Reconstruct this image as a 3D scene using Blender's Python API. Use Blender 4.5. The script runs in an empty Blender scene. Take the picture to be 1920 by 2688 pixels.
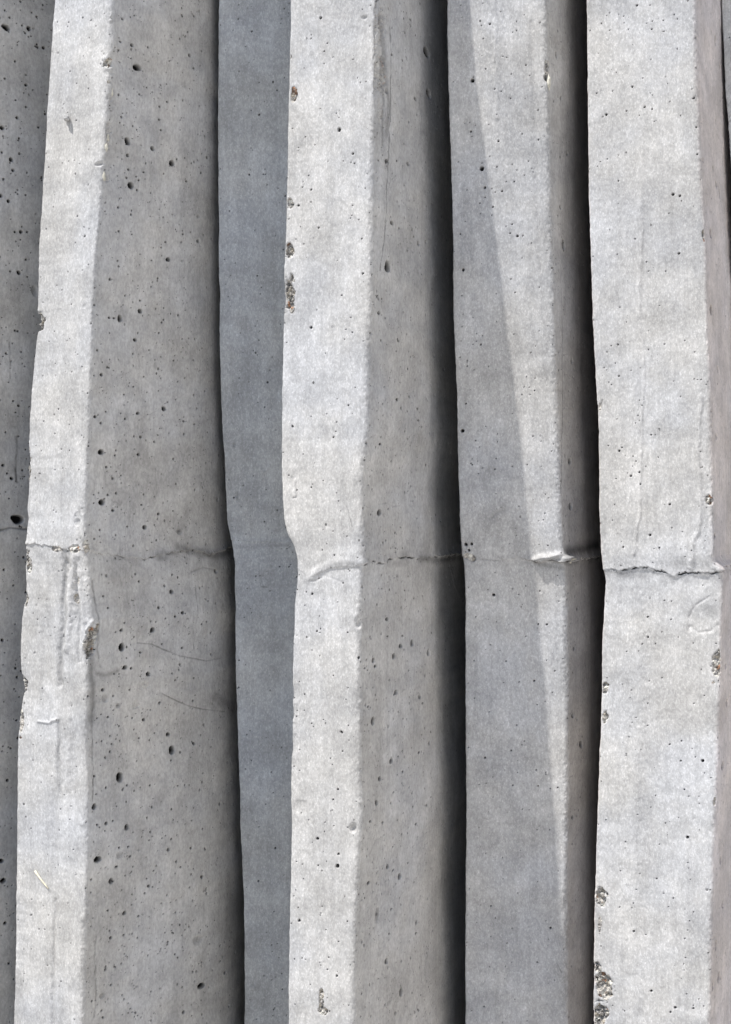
import bpy, math
import numpy as np
from mathutils import Vector

C = bpy.context.scene.collection
sc = bpy.context.scene
MM = 0.001
# ---------------------------------------------------------------- camera
cam_d = bpy.data.cameras.new('camera')
cam = bpy.data.objects.new('camera', cam_d)
C.objects.link(cam)
cam.location = (0.0, -1.2, 0.0)
cam.rotation_euler = (math.radians(90), 0, 0)
cam_d.sensor_fit = 'HORIZONTAL'
cam_d.sensor_width = 36.0
cam_d.lens = 66.5
cam_d.clip_start = 0.02
cam_d.clip_end = 500.0
cam_d.dof.use_dof = True
cam_d.dof.focus_distance = 1.25
cam_d.dof.aperture_fstop = 18.0
sc.camera = cam
# ---------------------------------------------------------------- light
SUN_AZ, SUN_EL = 62.0, 62.0          # azimuth left of the line from wall to viewer
w = bpy.data.worlds.new('World')
sc.world = w
w.use_nodes = True
nt = w.node_tree
nt.nodes.clear()
sky = nt.nodes.new('ShaderNodeTexSky')
sky.sky_type = 'NISHITA'
sky.sun_disc = False
sky.sun_elevation = math.radians(SUN_EL)
sky.sun_rotation = math.radians(180 + SUN_AZ)
bg = nt.nodes.new('ShaderNodeBackground')
bg.inputs['Strength'].default_value = 0.095
out = nt.nodes.new('ShaderNodeOutputWorld')
nt.links.new(sky.outputs[0], bg.inputs[0])
nt.links.new(bg.outputs[0], out.inputs[0])
sd = bpy.data.lights.new('sun', 'SUN')
sd.energy = 4.6
sd.angle = math.radians(0.5)
sd.color = (1.0, 0.965, 0.91)
sun = bpy.data.objects.new('sun', sd)
C.objects.link(sun)
to_sun = Vector((-math.sin(math.radians(SUN_AZ)) * math.cos(math.radians(SUN_EL)),
                 -math.cos(math.radians(SUN_AZ)) * math.cos(math.radians(SUN_EL)),
                 math.sin(math.radians(SUN_EL))))
sun.rotation_euler = to_sun.to_track_quat('Z', 'Y').to_euler()
sun.location = (-2, -3, 5)
sc.view_settings.view_transform = 'Standard'
sc.view_settings.look = 'None'
sc.view_settings.gamma = 1.0
sc.view_settings.exposure = 0.57
sc.cycles.max_bounces = 8
sc.cycles.diffuse_bounces = 5

RES = 0.62       # mm between rows of the fins where the photograph shows them
# ---------------------------------------------------------------- measured data
# plan of every fin at 4 mm steps of height, millimetres: x and y of the front left arris, x and y of the front right arris
PLAN = {
 0: ('-5600 -5600 -5600 -5600 -5600 -5600 -5600 -5600 -5600 -5600 -5600 -5600 -5600 -5600 -5600 -5600 -5600 -5600 -5600 -5600 -5600 -5600 -5600 -5600 -5600 -5600 -5600 -5600 -5600 -5600 -5600 -5600 -5600 -5600 -5600 -5600 -5600 -5600 -5600 -5600 -5600 -5600 -5600 -5600 -5600 -5600 -5600 -5600 -5600 -5600 -5600 -5600 -5600 -5600 -5600 -5600 -5600 -5600 -5600 -5600 -5600 -5600 -5600 -5600 -5600 -5600 -5600 -5600 -5600 -5600 -5600 -5600 -5600 -5600 -5600 -5600 -5600 -5600 -5600 -5600 -5600 -5600 -5600 -5600 -5600 -5600 -5600 -5600 -5600 -5600 -5600 -5600 -5600 -5600 -5600 -5600 -5600 -5600 -5600 -5600 -5600 -5600 -5600 -5600 -5600 -5600 -5600 -5600 -5600 -5600 -5600 -5600 -5600 -5600 -5600 -5600 -5600 -5600 -5600 -5600 -5600 -5600 -5600 -5600 -5600 -5600 -5600 -5600 -5600 -5600 -5600 -5600 -5600 -5600 -5600 -5600 -5600 -5600 -5600 -5600 -5600 -5600 -5600 -5600 -5600 -5600 -5600 -5600 -5600 -5600 -5600 -5600 -5600 -5600 -5600 -5600 -5600 -5600 -5600 -5600 -5600 -5600 -5600 -5600 -5600 -5600 -5600 -5600 -5600 -5600 -5600 -5600 -5600 -5600 -5600 -5600 -5600 -5600 -5600 -5600 -5600 -5600 -5600 -5600 -5600 -5600 -5600 -5600 -5600 -5600 -5600 -5600 -5600 -5600 -5600 -5600 -5600 -5600 -5600 -5600 -5600 -5600 -5600 -5600 -5600 -5600 -5600 -5600 -5600 -5600 -5600 -5600 -5600 -5600 -5600 -5600 -5600 -5600 -5600 -5600 -5600 -5600 -5600 -5600 -5600 -5600 -5600 -5600 -5600 -5600 -5600 -5600 -5600 -5600 -5600 -5600 -5600 -5600 -5600 -5600 -5600 -5600 -5600 -5600 -5600 -5600 -5600 -5600 -5600 -5600 -5600 -5600 -5600 -5600 -5600 -5600 -5600 -5600 -5600 -5600 -5600',
     '240 240 240 240 240 240 240 240 240 240 240 240 240 240 240 240 240 240 240 240 240 240 240 240 240 240 240 240 240 240 240 240 240 240 240 240 240 240 240 240 240 240 240 240 240 240 240 240 240 240 240 240 240 240 240 240 240 240 240 240 240 240 240 240 240 240 240 240 240 240 240 240 240 240 240 240 240 240 240 240 240 240 240 240 240 240 240 240 240 240 240 240 240 240 240 240 240 240 240 240 240 240 240 240 240 240 240 240 240 240 240 240 240 240 240 240 240 240 240 240 240 240 240 240 240 240 240 240 240 240 240 240 240 240 240 240 240 240 240 240 240 240 240 240 240 240 240 240 240 240 240 240 240 240 240 240 240 240 240 240 240 240 240 240 240 240 240 240 240 240 240 240 240 240 240 240 240 240 240 240 240 240 240 240 240 240 240 240 240 240 240 240 240 240 240 240 240 240 240 240 240 240 240 240 240 240 240 240 240 240 240 240 240 240 240 240 240 240 240 240 240 240 240 240 240 240 240 240 240 240 240 240 240 240 240 240 240 240 240 240 240 240 240 240 240 240 240 240 240 240 240 240 240 240 240 240 240 240 240 240 240',
     '-4600 -4600 -4600 -4600 -4600 -4600 -4600 -4600 -4600 -4600 -4600 -4600 -4600 -4600 -4600 -4600 -4600 -4600 -4600 -4600 -4600 -4600 -4600 -4600 -4600 -4600 -4600 -4600 -4600 -4600 -4600 -4600 -4600 -4600 -4600 -4600 -4600 -4600 -4600 -4600 -4600 -4600 -4600 -4600 -4600 -4600 -4600 -4600 -4600 -4600 -4600 -4600 -4600 -4600 -4600 -4600 -4600 -4600 -4600 -4600 -4600 -4600 -4600 -4600 -4600 -4600 -4600 -4600 -4600 -4600 -4600 -4600 -4600 -4600 -4600 -4600 -4600 -4600 -4600 -4600 -4600 -4600 -4600 -4600 -4600 -4600 -4600 -4600 -4600 -4600 -4600 -4600 -4600 -4600 -4600 -4600 -4600 -4600 -4600 -4600 -4600 -4600 -4600 -4600 -4600 -4600 -4600 -4600 -4600 -4600 -4600 -4600 -4600 -4600 -4600 -4600 -4600 -4600 -4600 -4600 -4600 -4600 -4600 -4600 -4600 -4600 -4600 -4600 -4600 -4600 -4600 -4600 -4600 -4600 -4600 -4600 -4600 -4600 -4600 -4600 -4600 -4600 -4600 -4600 -4600 -4600 -4600 -4600 -4600 -4600 -4600 -4600 -4600 -4600 -4600 -4600 -4600 -4600 -4600 -4600 -4600 -4600 -4600 -4600 -4600 -4600 -4600 -4600 -4600 -4600 -4600 -4600 -4600 -4600 -4600 -4600 -4600 -4600 -4600 -4600 -4600 -4600 -4600 -4600 -4600 -4600 -4600 -4600 -4600 -4600 -4600 -4600 -4600 -4600 -4600 -4600 -4600 -4600 -4600 -4600 -4600 -4600 -4600 -4600 -4600 -4600 -4600 -4600 -4600 -4600 -4600 -4600 -4600 -4600 -4600 -4600 -4600 -4600 -4600 -4600 -4600 -4600 -4600 -4600 -4600 -4600 -4600 -4600 -4600 -4600 -4600 -4600 -4600 -4600 -4600 -4600 -4600 -4600 -4600 -4600 -4600 -4600 -4600 -4600 -4600 -4600 -4600 -4600 -4600 -4600 -4600 -4600 -4600 -4600 -4600 -4600 -4600 -4600 -4600 -4600 -4600',
     '-200 -200 -200 -200 -200 -200 -200 -200 -200 -200 -200 -200 -200 -200 -200 -200 -200 -200 -200 -200 -200 -200 -200 -200 -200 -200 -200 -200 -200 -200 -200 -200 -200 -200 -200 -200 -200 -200 -200 -200 -200 -200 -200 -200 -200 -200 -200 -200 -200 -200 -200 -200 -200 -200 -200 -200 -200 -200 -200 -200 -200 -200 -200 -200 -200 -200 -200 -200 -200 -200 -200 -200 -200 -200 -200 -200 -200 -200 -200 -200 -200 -200 -200 -200 -200 -200 -200 -200 -200 -200 -200 -200 -200 -200 -200 -200 -200 -200 -200 -200 -200 -200 -200 -200 -200 -200 -200 -200 -200 -200 -200 -200 -200 -200 -200 -200 -200 -200 -200 -200 -200 -200 -200 -200 -200 -200 -200 -200 -200 -200 -200 -200 -200 -200 -200 -200 -200 -200 -200 -200 -200 -200 -200 -200 -200 -200 -200 -200 -200 -200 -200 -200 -200 -200 -200 -200 -200 -200 -200 -200 -200 -200 -200 -200 -200 -200 -200 -200 -200 -200 -200 -200 -200 -200 -200 -200 -200 -200 -200 -200 -200 -200 -200 -200 -200 -200 -200 -200 -200 -200 -200 -200 -200 -200 -200 -200 -200 -200 -200 -200 -200 -200 -200 -200 -200 -200 -200 -200 -200 -200 -200 -200 -200 -200 -200 -200 -200 -200 -200 -200 -200 -200 -200 -200 -200 -200 -200 -200 -200 -200 -200 -200 -200 -200 -200 -200 -200 -200 -200 -200 -200 -200 -200 -200 -200 -200 -200 -200 -200 -200 -200 -200 -200 -200 -200 -200 -200 -200 -200 -200 -200'),
 1: ('-3223 -3223 -3223 -3223 -3223 -3223 -3223 -3223 -3223 -3223 -3223 -3223 -3222 -3222 -3221 -3219 -3218 -3217 -3215 -3214 -3213 -3211 -3210 -3209 -3208 -3207 -3206 -3205 -3204 -3203 -3202 -3201 -3201 -3201 -3201 -3200 -3200 -3200 -3199 -3199 -3199 -3198 -3198 -3198 -3197 -3197 -3197 -3196 -3196 -3196 -3195 -3195 -3194 -3194 -3194 -3193 -3193 -3192 -3192 -3192 -3191 -3191 -3190 -3190 -3189 -3189 -3188 -3188 -3187 -3187 -3186 -3185 -3185 -3183 -3181 -3179 -3177 -3176 -3174 -3173 -3172 -3171 -3170 -3165 -3158 -3152 -3145 -3139 -3134 -3133 -3135 -3136 -3139 -3146 -3153 -3157 -3157 -3157 -3157 -3157 -3157 -3157 -3156 -3154 -3152 -3150 -3148 -3140 -3132 -3123 -3115 -3112 -3110 -3109 -3109 -3109 -3110 -3111 -3111 -3112 -3111 -3108 -3105 -3101 -3098 -3095 -3092 -3089 -3082 -3079 -3086 -3088 -3086 -3084 -3080 -3076 -3073 -3076 -3080 -3083 -3082 -3075 -3069 -3075 -3081 -3080 -3078 -3076 -3074 -3072 -3070 -3068 -3066 -3063 -3060 -3057 -3055 -3052 -3049 -3045 -3041 -3037 -3033 -3029 -3026 -3023 -3019 -3015 -3011 -3007 -3002 -2995 -2988 -2984 -2988 -2992 -2995 -2993 -2992 -2990 -2989 -2987 -2986 -2984 -2983 -2982 -2980 -2979 -2977 -2976 -2974 -2972 -2970 -2967 -2965 -2963 -2961 -2959 -2956 -2954 -2951 -2949 -2947 -2944 -2942 -2940 -2937 -2935 -2932 -2930 -2928 -2925 -2923 -2921 -2919 -2917 -2915 -2913 -2911 -2909 -2907 -2905 -2903 -2900 -2898 -2895 -2893 -2890 -2888 -2885 -2882 -2879 -2876 -2873 -2870 -2867 -2864 -2861 -2858 -2856 -2853 -2851 -2848 -2846 -2842 -2839 -2836 -2834 -2834 -2834 -2834 -2834 -2834 -2834 -2834 -2834 -2834 -2834 -2834 -2834 -2834',
     '379 379 379 379 379 379 379 379 379 379 379 379 378 378 378 378 377 377 377 377 377 376 376 376 376 376 376 376 377 377 377 377 378 378 378 379 379 379 380 380 381 381 381 382 382 382 382 382 383 383 383 383 383 383 383 383 383 383 383 383 382 382 382 382 381 381 380 380 379 379 378 377 376 375 374 373 372 371 370 369 368 367 367 366 365 365 364 364 364 364 364 364 364 365 365 365 366 366 366 366 366 366 366 365 365 364 363 362 360 359 357 355 353 351 349 346 344 342 340 338 335 334 332 330 329 327 326 325 324 324 323 323 323 323 323 323 323 323 323 324 324 325 325 325 326 326 326 326 326 326 326 326 326 325 325 324 324 323 322 321 320 319 318 317 316 315 315 314 313 312 312 311 310 310 310 310 309 309 309 309 310 310 310 310 311 311 312 312 313 313 314 314 314 315 315 316 316 317 317 317 318 318 319 319 320 320 321 321 322 322 322 323 323 324 324 325 325 325 326 326 326 326 327 327 327 327 327 327 327 327 326 326 326 326 326 325 325 325 324 324 324 323 323 323 323 322 322 322 322 321 321 321 321 321 321 321 321 321 321 321 321',
     '-2516 -2516 -2516 -2516 -2516 -2516 -2516 -2516 -2516 -2516 -2516 -2516 -2516 -2516 -2516 -2516 -2516 -2516 -2515 -2515 -2515 -2514 -2514 -2514 -2514 -2513 -2513 -2513 -2512 -2512 -2510 -2509 -2508 -2506 -2505 -2504 -2502 -2501 -2498 -2492 -2488 -2487 -2487 -2487 -2486 -2486 -2485 -2485 -2484 -2484 -2484 -2484 -2484 -2484 -2484 -2484 -2484 -2484 -2484 -2484 -2482 -2481 -2480 -2478 -2477 -2476 -2474 -2473 -2473 -2475 -2477 -2479 -2481 -2483 -2484 -2485 -2485 -2485 -2486 -2486 -2487 -2487 -2487 -2488 -2487 -2485 -2483 -2480 -2478 -2476 -2474 -2473 -2475 -2478 -2480 -2480 -2480 -2480 -2480 -2480 -2478 -2470 -2463 -2456 -2448 -2441 -2437 -2441 -2445 -2449 -2453 -2457 -2460 -2464 -2467 -2470 -2474 -2478 -2484 -2490 -2497 -2501 -2501 -2498 -2496 -2498 -2499 -2499 -2498 -2496 -2494 -2493 -2491 -2489 -2488 -2486 -2485 -2484 -2482 -2481 -2479 -2477 -2475 -2473 -2470 -2468 -2466 -2464 -2462 -2460 -2458 -2457 -2456 -2455 -2454 -2452 -2451 -2450 -2449 -2448 -2446 -2445 -2444 -2442 -2441 -2440 -2438 -2437 -2435 -2434 -2433 -2432 -2430 -2429 -2427 -2425 -2423 -2421 -2419 -2417 -2415 -2413 -2411 -2409 -2407 -2405 -2403 -2401 -2399 -2396 -2392 -2389 -2386 -2382 -2379 -2376 -2372 -2369 -2366 -2362 -2359 -2357 -2355 -2353 -2351 -2347 -2343 -2339 -2335 -2331 -2327 -2325 -2322 -2319 -2317 -2314 -2311 -2308 -2304 -2301 -2298 -2294 -2291 -2289 -2286 -2284 -2282 -2281 -2283 -2285 -2287 -2285 -2276 -2267 -2260 -2259 -2258 -2257 -2257 -2256 -2254 -2252 -2251 -2249 -2248 -2248 -2248 -2248 -2248 -2248 -2248 -2248 -2248 -2248 -2248 -2248 -2248 -2248 -2248 -2248 -2248',
     '0 0 0 0 0 0 0 0 0 0 0 0 0 0 0 0 0 0 0 0 0 0 0 0 0 0 0 0 0 0 0 0 0 0 0 0 0 0 0 0 0 0 0 0 0 0 0 0 0 0 0 0 0 0 0 0 0 0 0 0 0 0 0 0 0 0 0 0 0 0 0 0 0 0 0 0 0 0 0 0 0 0 0 0 0 0 0 0 0 0 0 0 0 0 0 0 0 0 0 0 0 0 0 0 0 0 0 0 0 0 0 0 0 0 0 0 0 0 0 0 0 0 0 0 0 0 0 0 0 0 0 0 0 0 0 0 0 0 0 0 0 0 0 0 0 0 0 0 0 0 0 0 0 0 0 0 0 0 0 0 0 0 0 0 0 0 0 0 0 0 0 0 0 0 0 0 0 0 0 0 0 0 0 0 0 0 0 0 0 0 0 0 0 0 0 0 0 0 0 0 0 0 0 0 0 0 0 0 0 0 0 0 0 0 0 0 0 0 0 0 0 0 0 0 0 0 0 0 0 0 0 0 0 0 0 0 0 0 0 0 0 0 0 0 0 0 0 0 0 0 0 0 0 0 0 0 0 0 0 0 0'),
 2: ('-1196 -1196 -1196 -1196 -1196 -1196 -1196 -1196 -1196 -1196 -1196 -1196 -1196 -1196 -1196 -1197 -1197 -1197 -1198 -1198 -1198 -1199 -1199 -1199 -1200 -1200 -1200 -1201 -1201 -1201 -1202 -1202 -1202 -1203 -1203 -1205 -1207 -1209 -1210 -1212 -1214 -1216 -1218 -1220 -1222 -1223 -1225 -1227 -1228 -1230 -1232 -1233 -1234 -1235 -1235 -1236 -1237 -1238 -1238 -1239 -1240 -1241 -1241 -1242 -1244 -1245 -1246 -1247 -1248 -1249 -1250 -1251 -1253 -1254 -1255 -1256 -1257 -1259 -1260 -1261 -1263 -1264 -1265 -1266 -1268 -1269 -1270 -1271 -1273 -1274 -1275 -1275 -1276 -1276 -1276 -1277 -1277 -1277 -1278 -1278 -1278 -1279 -1279 -1280 -1281 -1281 -1282 -1283 -1284 -1284 -1285 -1286 -1286 -1286 -1286 -1286 -1286 -1285 -1288 -1294 -1299 -1305 -1311 -1317 -1323 -1333 -1343 -1353 -1359 -1360 -1362 -1363 -1364 -1366 -1367 -1368 -1370 -1371 -1372 -1374 -1376 -1378 -1380 -1382 -1384 -1388 -1392 -1395 -1399 -1403 -1405 -1405 -1406 -1407 -1407 -1408 -1409 -1410 -1411 -1412 -1413 -1414 -1414 -1415 -1415 -1415 -1416 -1416 -1417 -1417 -1418 -1419 -1418 -1418 -1418 -1417 -1417 -1417 -1416 -1415 -1414 -1413 -1412 -1411 -1414 -1418 -1422 -1423 -1423 -1424 -1424 -1425 -1425 -1425 -1424 -1423 -1422 -1421 -1421 -1420 -1420 -1420 -1420 -1420 -1420 -1421 -1421 -1421 -1421 -1421 -1422 -1421 -1421 -1421 -1421 -1421 -1420 -1420 -1420 -1420 -1420 -1420 -1419 -1419 -1419 -1419 -1419 -1418 -1418 -1418 -1418 -1418 -1417 -1417 -1417 -1417 -1417 -1417 -1416 -1416 -1416 -1416 -1416 -1415 -1415 -1414 -1413 -1413 -1412 -1412 -1411 -1411 -1410 -1410 -1410 -1410 -1410 -1410 -1410 -1410 -1410',
     '1338 1337 1337 1337 1336 1336 1336 1335 1335 1334 1334 1333 1333 1332 1332 1331 1331 1330 1330 1329 1328 1328 1327 1327 1326 1325 1325 1324 1323 1323 1322 1321 1321 1320 1319 1318 1318 1317 1316 1316 1315 1314 1314 1313 1312 1312 1311 1310 1310 1309 1308 1307 1307 1306 1305 1305 1304 1303 1303 1302 1301 1301 1300 1299 1299 1298 1297 1296 1296 1295 1294 1294 1293 1292 1292 1291 1290 1290 1289 1288 1287 1287 1286 1285 1285 1284 1283 1283 1282 1281 1281 1280 1279 1278 1278 1277 1276 1276 1275 1274 1273 1272 1271 1270 1270 1269 1268 1266 1265 1264 1263 1262 1260 1259 1257 1256 1254 1252 1251 1249 1247 1245 1243 1241 1239 1236 1234 1232 1229 1227 1224 1221 1219 1216 1213 1210 1207 1204 1201 1198 1195 1192 1189 1186 1183 1180 1177 1173 1170 1167 1164 1161 1157 1154 1151 1148 1145 1141 1138 1135 1132 1129 1125 1122 1119 1116 1113 1109 1106 1103 1100 1097 1094 1091 1088 1085 1082 1079 1076 1073 1070 1067 1064 1062 1059 1056 1054 1051 1048 1046 1044 1041 1039 1036 1034 1032 1030 1028 1026 1023 1021 1019 1017 1016 1014 1012 1010 1008 1006 1004 1003 1001 999 997 995 994 992 990 988 987 985 983 981 980 978 976 975 973 971 969 968 966 964 963 961 959 958 956 955 953 952 950 949 947 946 945 943 942 941 940 939 938 937 936 935 935 934 933 933 932 932',
     '-199 -200 -200 -200 -200 -200 -201 -201 -201 -201 -202 -202 -202 -203 -202 -202 -202 -201 -201 -201 -201 -201 -201 -201 -202 -202 -202 -202 -203 -203 -203 -203 -204 -204 -204 -205 -205 -205 -206 -206 -207 -207 -207 -207 -207 -207 -207 -207 -207 -207 -207 -207 -207 -207 -208 -208 -209 -209 -210 -210 -211 -211 -212 -212 -211 -210 -209 -208 -208 -207 -206 -205 -204 -203 -202 -202 -202 -201 -201 -201 -201 -200 -200 -201 -201 -201 -202 -202 -202 -203 -203 -203 -204 -204 -203 -203 -203 -202 -202 -202 -202 -201 -201 -201 -201 -201 -201 -200 -195 -189 -184 -182 -179 -177 -175 -176 -179 -182 -185 -190 -203 -216 -230 -250 -276 -296 -308 -317 -327 -334 -340 -345 -351 -356 -362 -367 -372 -376 -381 -385 -389 -392 -395 -397 -399 -401 -403 -406 -408 -410 -412 -415 -417 -419 -422 -424 -426 -428 -430 -432 -434 -435 -437 -439 -441 -442 -443 -445 -446 -448 -449 -450 -451 -452 -452 -453 -454 -454 -453 -452 -451 -450 -452 -456 -459 -463 -465 -466 -467 -468 -469 -469 -470 -470 -469 -468 -468 -467 -466 -466 -467 -467 -467 -468 -468 -468 -468 -469 -469 -469 -469 -469 -469 -469 -469 -468 -468 -468 -468 -468 -468 -469 -469 -470 -470 -471 -471 -472 -472 -473 -473 -474 -474 -475 -475 -476 -476 -477 -478 -478 -479 -479 -479 -479 -479 -480 -480 -480 -480 -479 -479 -479 -480 -480 -481 -481 -482 -482 -482 -482 -482',
     '1198 1198 1197 1197 1197 1196 1196 1196 1195 1195 1194 1194 1194 1193 1193 1192 1191 1191 1190 1190 1189 1189 1188 1187 1187 1186 1185 1185 1184 1183 1183 1182 1181 1181 1180 1179 1178 1178 1177 1176 1176 1175 1174 1174 1173 1172 1172 1171 1170 1169 1169 1168 1167 1167 1166 1165 1165 1164 1163 1162 1162 1161 1160 1160 1159 1158 1158 1157 1156 1156 1155 1154 1153 1153 1152 1151 1151 1150 1149 1149 1148 1147 1146 1146 1145 1144 1144 1143 1142 1142 1141 1140 1139 1139 1138 1137 1137 1136 1135 1134 1133 1133 1132 1131 1130 1129 1128 1127 1126 1124 1123 1122 1120 1119 1118 1116 1114 1113 1111 1109 1107 1105 1103 1101 1099 1096 1094 1092 1089 1087 1084 1081 1079 1076 1073 1070 1067 1064 1061 1058 1055 1052 1049 1046 1042 1039 1036 1033 1030 1026 1023 1020 1017 1013 1010 1007 1004 1000 997 994 991 988 984 981 978 975 971 968 965 962 959 955 952 949 946 943 940 937 934 931 928 926 923 920 917 915 912 909 907 904 902 900 897 895 893 890 888 886 884 882 880 878 876 874 872 870 868 866 865 863 861 859 857 856 854 852 850 849 847 845 843 842 840 838 836 834 833 831 829 827 826 824 822 821 819 817 816 814 813 811 810 808 807 806 804 803 802 801 800 799 798 797 796 795 794 794 793 792 792 792 792'),
 3: ('-696 -696 -696 -696 -696 -696 -696 -696 -696 -696 -696 -696 -696 -696 -696 -696 -696 -696 -696 -696 -696 -696 -696 -695 -694 -694 -693 -692 -692 -691 -691 -690 -690 -690 -689 -689 -688 -688 -688 -687 -687 -687 -686 -686 -685 -685 -685 -684 -684 -683 -682 -681 -681 -680 -679 -678 -677 -677 -676 -676 -676 -676 -676 -676 -676 -676 -676 -676 -676 -675 -673 -672 -671 -670 -669 -667 -666 -665 -664 -663 -663 -662 -662 -661 -660 -660 -660 -660 -660 -660 -660 -660 -660 -660 -660 -660 -659 -658 -658 -657 -656 -656 -655 -655 -654 -653 -653 -652 -652 -647 -640 -634 -629 -625 -621 -617 -616 -617 -618 -619 -625 -637 -648 -663 -685 -707 -720 -727 -734 -740 -742 -745 -748 -751 -754 -756 -758 -760 -761 -763 -764 -764 -764 -763 -763 -762 -762 -761 -761 -761 -761 -761 -761 -761 -761 -761 -760 -760 -759 -759 -758 -758 -757 -757 -756 -755 -755 -754 -753 -752 -751 -750 -749 -747 -746 -744 -741 -738 -735 -733 -735 -737 -739 -741 -740 -739 -739 -738 -737 -737 -735 -733 -731 -729 -727 -725 -724 -723 -722 -721 -720 -720 -719 -718 -717 -716 -715 -714 -713 -712 -711 -709 -708 -707 -706 -704 -703 -703 -702 -702 -701 -700 -700 -699 -698 -698 -697 -696 -696 -695 -695 -694 -694 -693 -693 -692 -692 -691 -690 -689 -688 -688 -687 -686 -685 -685 -684 -683 -683 -683 -683 -683 -683 -683 -683 -683 -683 -683 -683 -683 -683',
     '211 211 211 211 211 211 211 211 211 211 211 211 211 211 211 211 211 211 211 211 211 211 211 211 212 212 212 212 212 212 212 213 213 213 214 214 214 215 215 215 216 216 217 217 217 218 218 219 219 220 220 221 221 222 222 223 223 223 224 224 224 224 224 225 225 225 224 224 224 224 224 224 223 223 223 222 222 222 221 221 221 220 220 220 220 219 219 219 219 218 218 218 218 218 218 217 217 217 217 217 216 216 216 215 215 215 215 215 215 215 215 216 216 217 218 219 220 221 223 225 226 228 230 232 234 237 239 241 243 245 247 250 252 254 255 257 259 260 262 263 264 266 267 268 269 270 271 271 272 273 274 274 275 276 276 277 277 277 278 278 278 279 279 279 279 279 279 279 279 280 280 280 280 280 280 280 280 280 280 280 280 280 280 279 279 279 279 279 279 279 278 278 278 278 278 278 277 277 277 277 277 276 276 276 276 276 276 275 275 275 275 275 275 275 275 275 275 275 275 275 275 275 275 275 275 275 275 275 276 276 276 276 276 276 276 276 277 277 277 277 277 277 277 277 277 277 278 278 278 278 278 278 278 278 278 278 278 278 278 278 278',
     '-104 -104 -104 -104 -104 -104 -104 -104 -104 -104 -104 -104 -104 -104 -104 -104 -104 -104 -104 -104 -104 -104 -104 -104 -104 -103 -102 -101 -101 -100 -99 -98 -97 -97 -96 -94 -92 -91 -89 -88 -86 -84 -83 -81 -79 -77 -75 -73 -71 -69 -67 -65 -63 -61 -59 -57 -54 -52 -50 -47 -45 -42 -40 -38 -36 -38 -39 -40 -41 -42 -44 -45 -46 -47 -48 -47 -47 -47 -46 -46 -45 -45 -45 -44 -44 -45 -46 -47 -47 -48 -49 -50 -51 -51 -52 -51 -51 -51 -50 -50 -49 -49 -49 -48 -48 -47 -46 -45 -45 -44 -43 -42 -41 -41 -39 -36 -33 -29 -26 -24 -24 -24 -24 -24 -24 -24 -24 -25 -26 -27 -27 -28 -29 -30 -31 -31 -31 -28 -25 -22 -19 -16 -13 -10 -6 -1 5 10 16 20 20 20 20 20 20 20 20 20 20 22 23 25 26 28 29 31 32 34 35 37 38 40 41 43 44 45 45 45 46 46 47 47 47 48 48 49 49 49 50 50 51 51 51 52 52 53 53 54 55 55 56 56 57 58 58 59 59 60 61 61 62 62 63 64 64 65 66 68 69 70 71 72 73 74 75 76 77 78 79 80 81 82 83 84 85 86 86 87 88 90 91 92 94 95 96 96 96 96 96 96 96 96 96 96 96 96 96 96 96 96 96',
     '0 0 0 0 0 0 0 0 0 0 0 0 0 0 0 0 0 0 0 0 0 0 0 0 0 0 0 0 0 0 0 0 0 0 0 0 0 0 0 0 0 0 0 0 0 0 0 0 0 0 0 0 0 0 0 0 0 0 0 0 0 0 0 0 0 0 0 0 0 0 0 0 0 0 0 0 0 0 0 0 0 0 0 0 0 0 0 0 0 0 0 0 0 0 0 0 0 0 0 0 0 0 0 0 0 0 0 0 0 0 0 0 0 0 0 0 0 0 0 0 0 0 0 0 0 0 0 0 0 0 0 0 0 0 0 0 0 0 0 0 0 0 0 0 0 0 0 0 0 0 0 0 0 0 0 0 0 0 0 0 0 0 0 0 0 0 0 0 0 0 0 0 0 0 0 0 0 0 0 0 0 0 0 0 0 0 0 0 0 0 0 0 0 0 0 0 0 0 0 0 0 0 0 0 0 0 0 0 0 0 0 0 0 0 0 0 0 0 0 0 0 0 0 0 0 0 0 0 0 0 0 0 0 0 0 0 0 0 0 0 0 0 0 0 0 0 0 0 0 0 0 0 0 0 0 0 0 0 0 0 0'),
 4: ('988 988 988 988 988 988 988 988 988 988 988 988 988 988 988 988 987 987 987 987 987 987 987 987 987 987 987 986 986 986 986 986 986 986 986 985 985 985 985 984 984 984 984 983 983 983 983 983 982 982 982 982 982 981 981 981 981 981 980 980 980 980 979 979 979 979 979 978 978 978 978 978 977 977 977 977 976 976 976 976 975 975 974 973 973 972 971 971 970 970 969 969 969 969 969 968 968 968 968 968 967 967 967 967 968 968 968 968 969 969 969 967 965 963 960 958 956 952 947 941 936 932 927 923 920 918 915 912 910 907 905 904 902 900 898 896 895 893 891 889 888 887 885 884 883 882 881 880 878 877 876 875 874 873 871 870 869 867 866 864 863 862 860 859 858 857 856 855 853 852 851 849 848 846 845 843 841 840 839 837 836 835 834 832 831 830 829 829 828 827 827 826 826 825 824 824 823 822 821 820 818 817 815 814 812 811 809 808 806 805 803 802 800 799 797 796 794 793 791 790 788 787 785 784 782 781 780 778 777 776 775 774 773 772 771 769 768 768 767 766 765 765 764 763 763 762 762 761 761 760 760 760 760 760 760 760 760 760 760 760 760',
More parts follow.
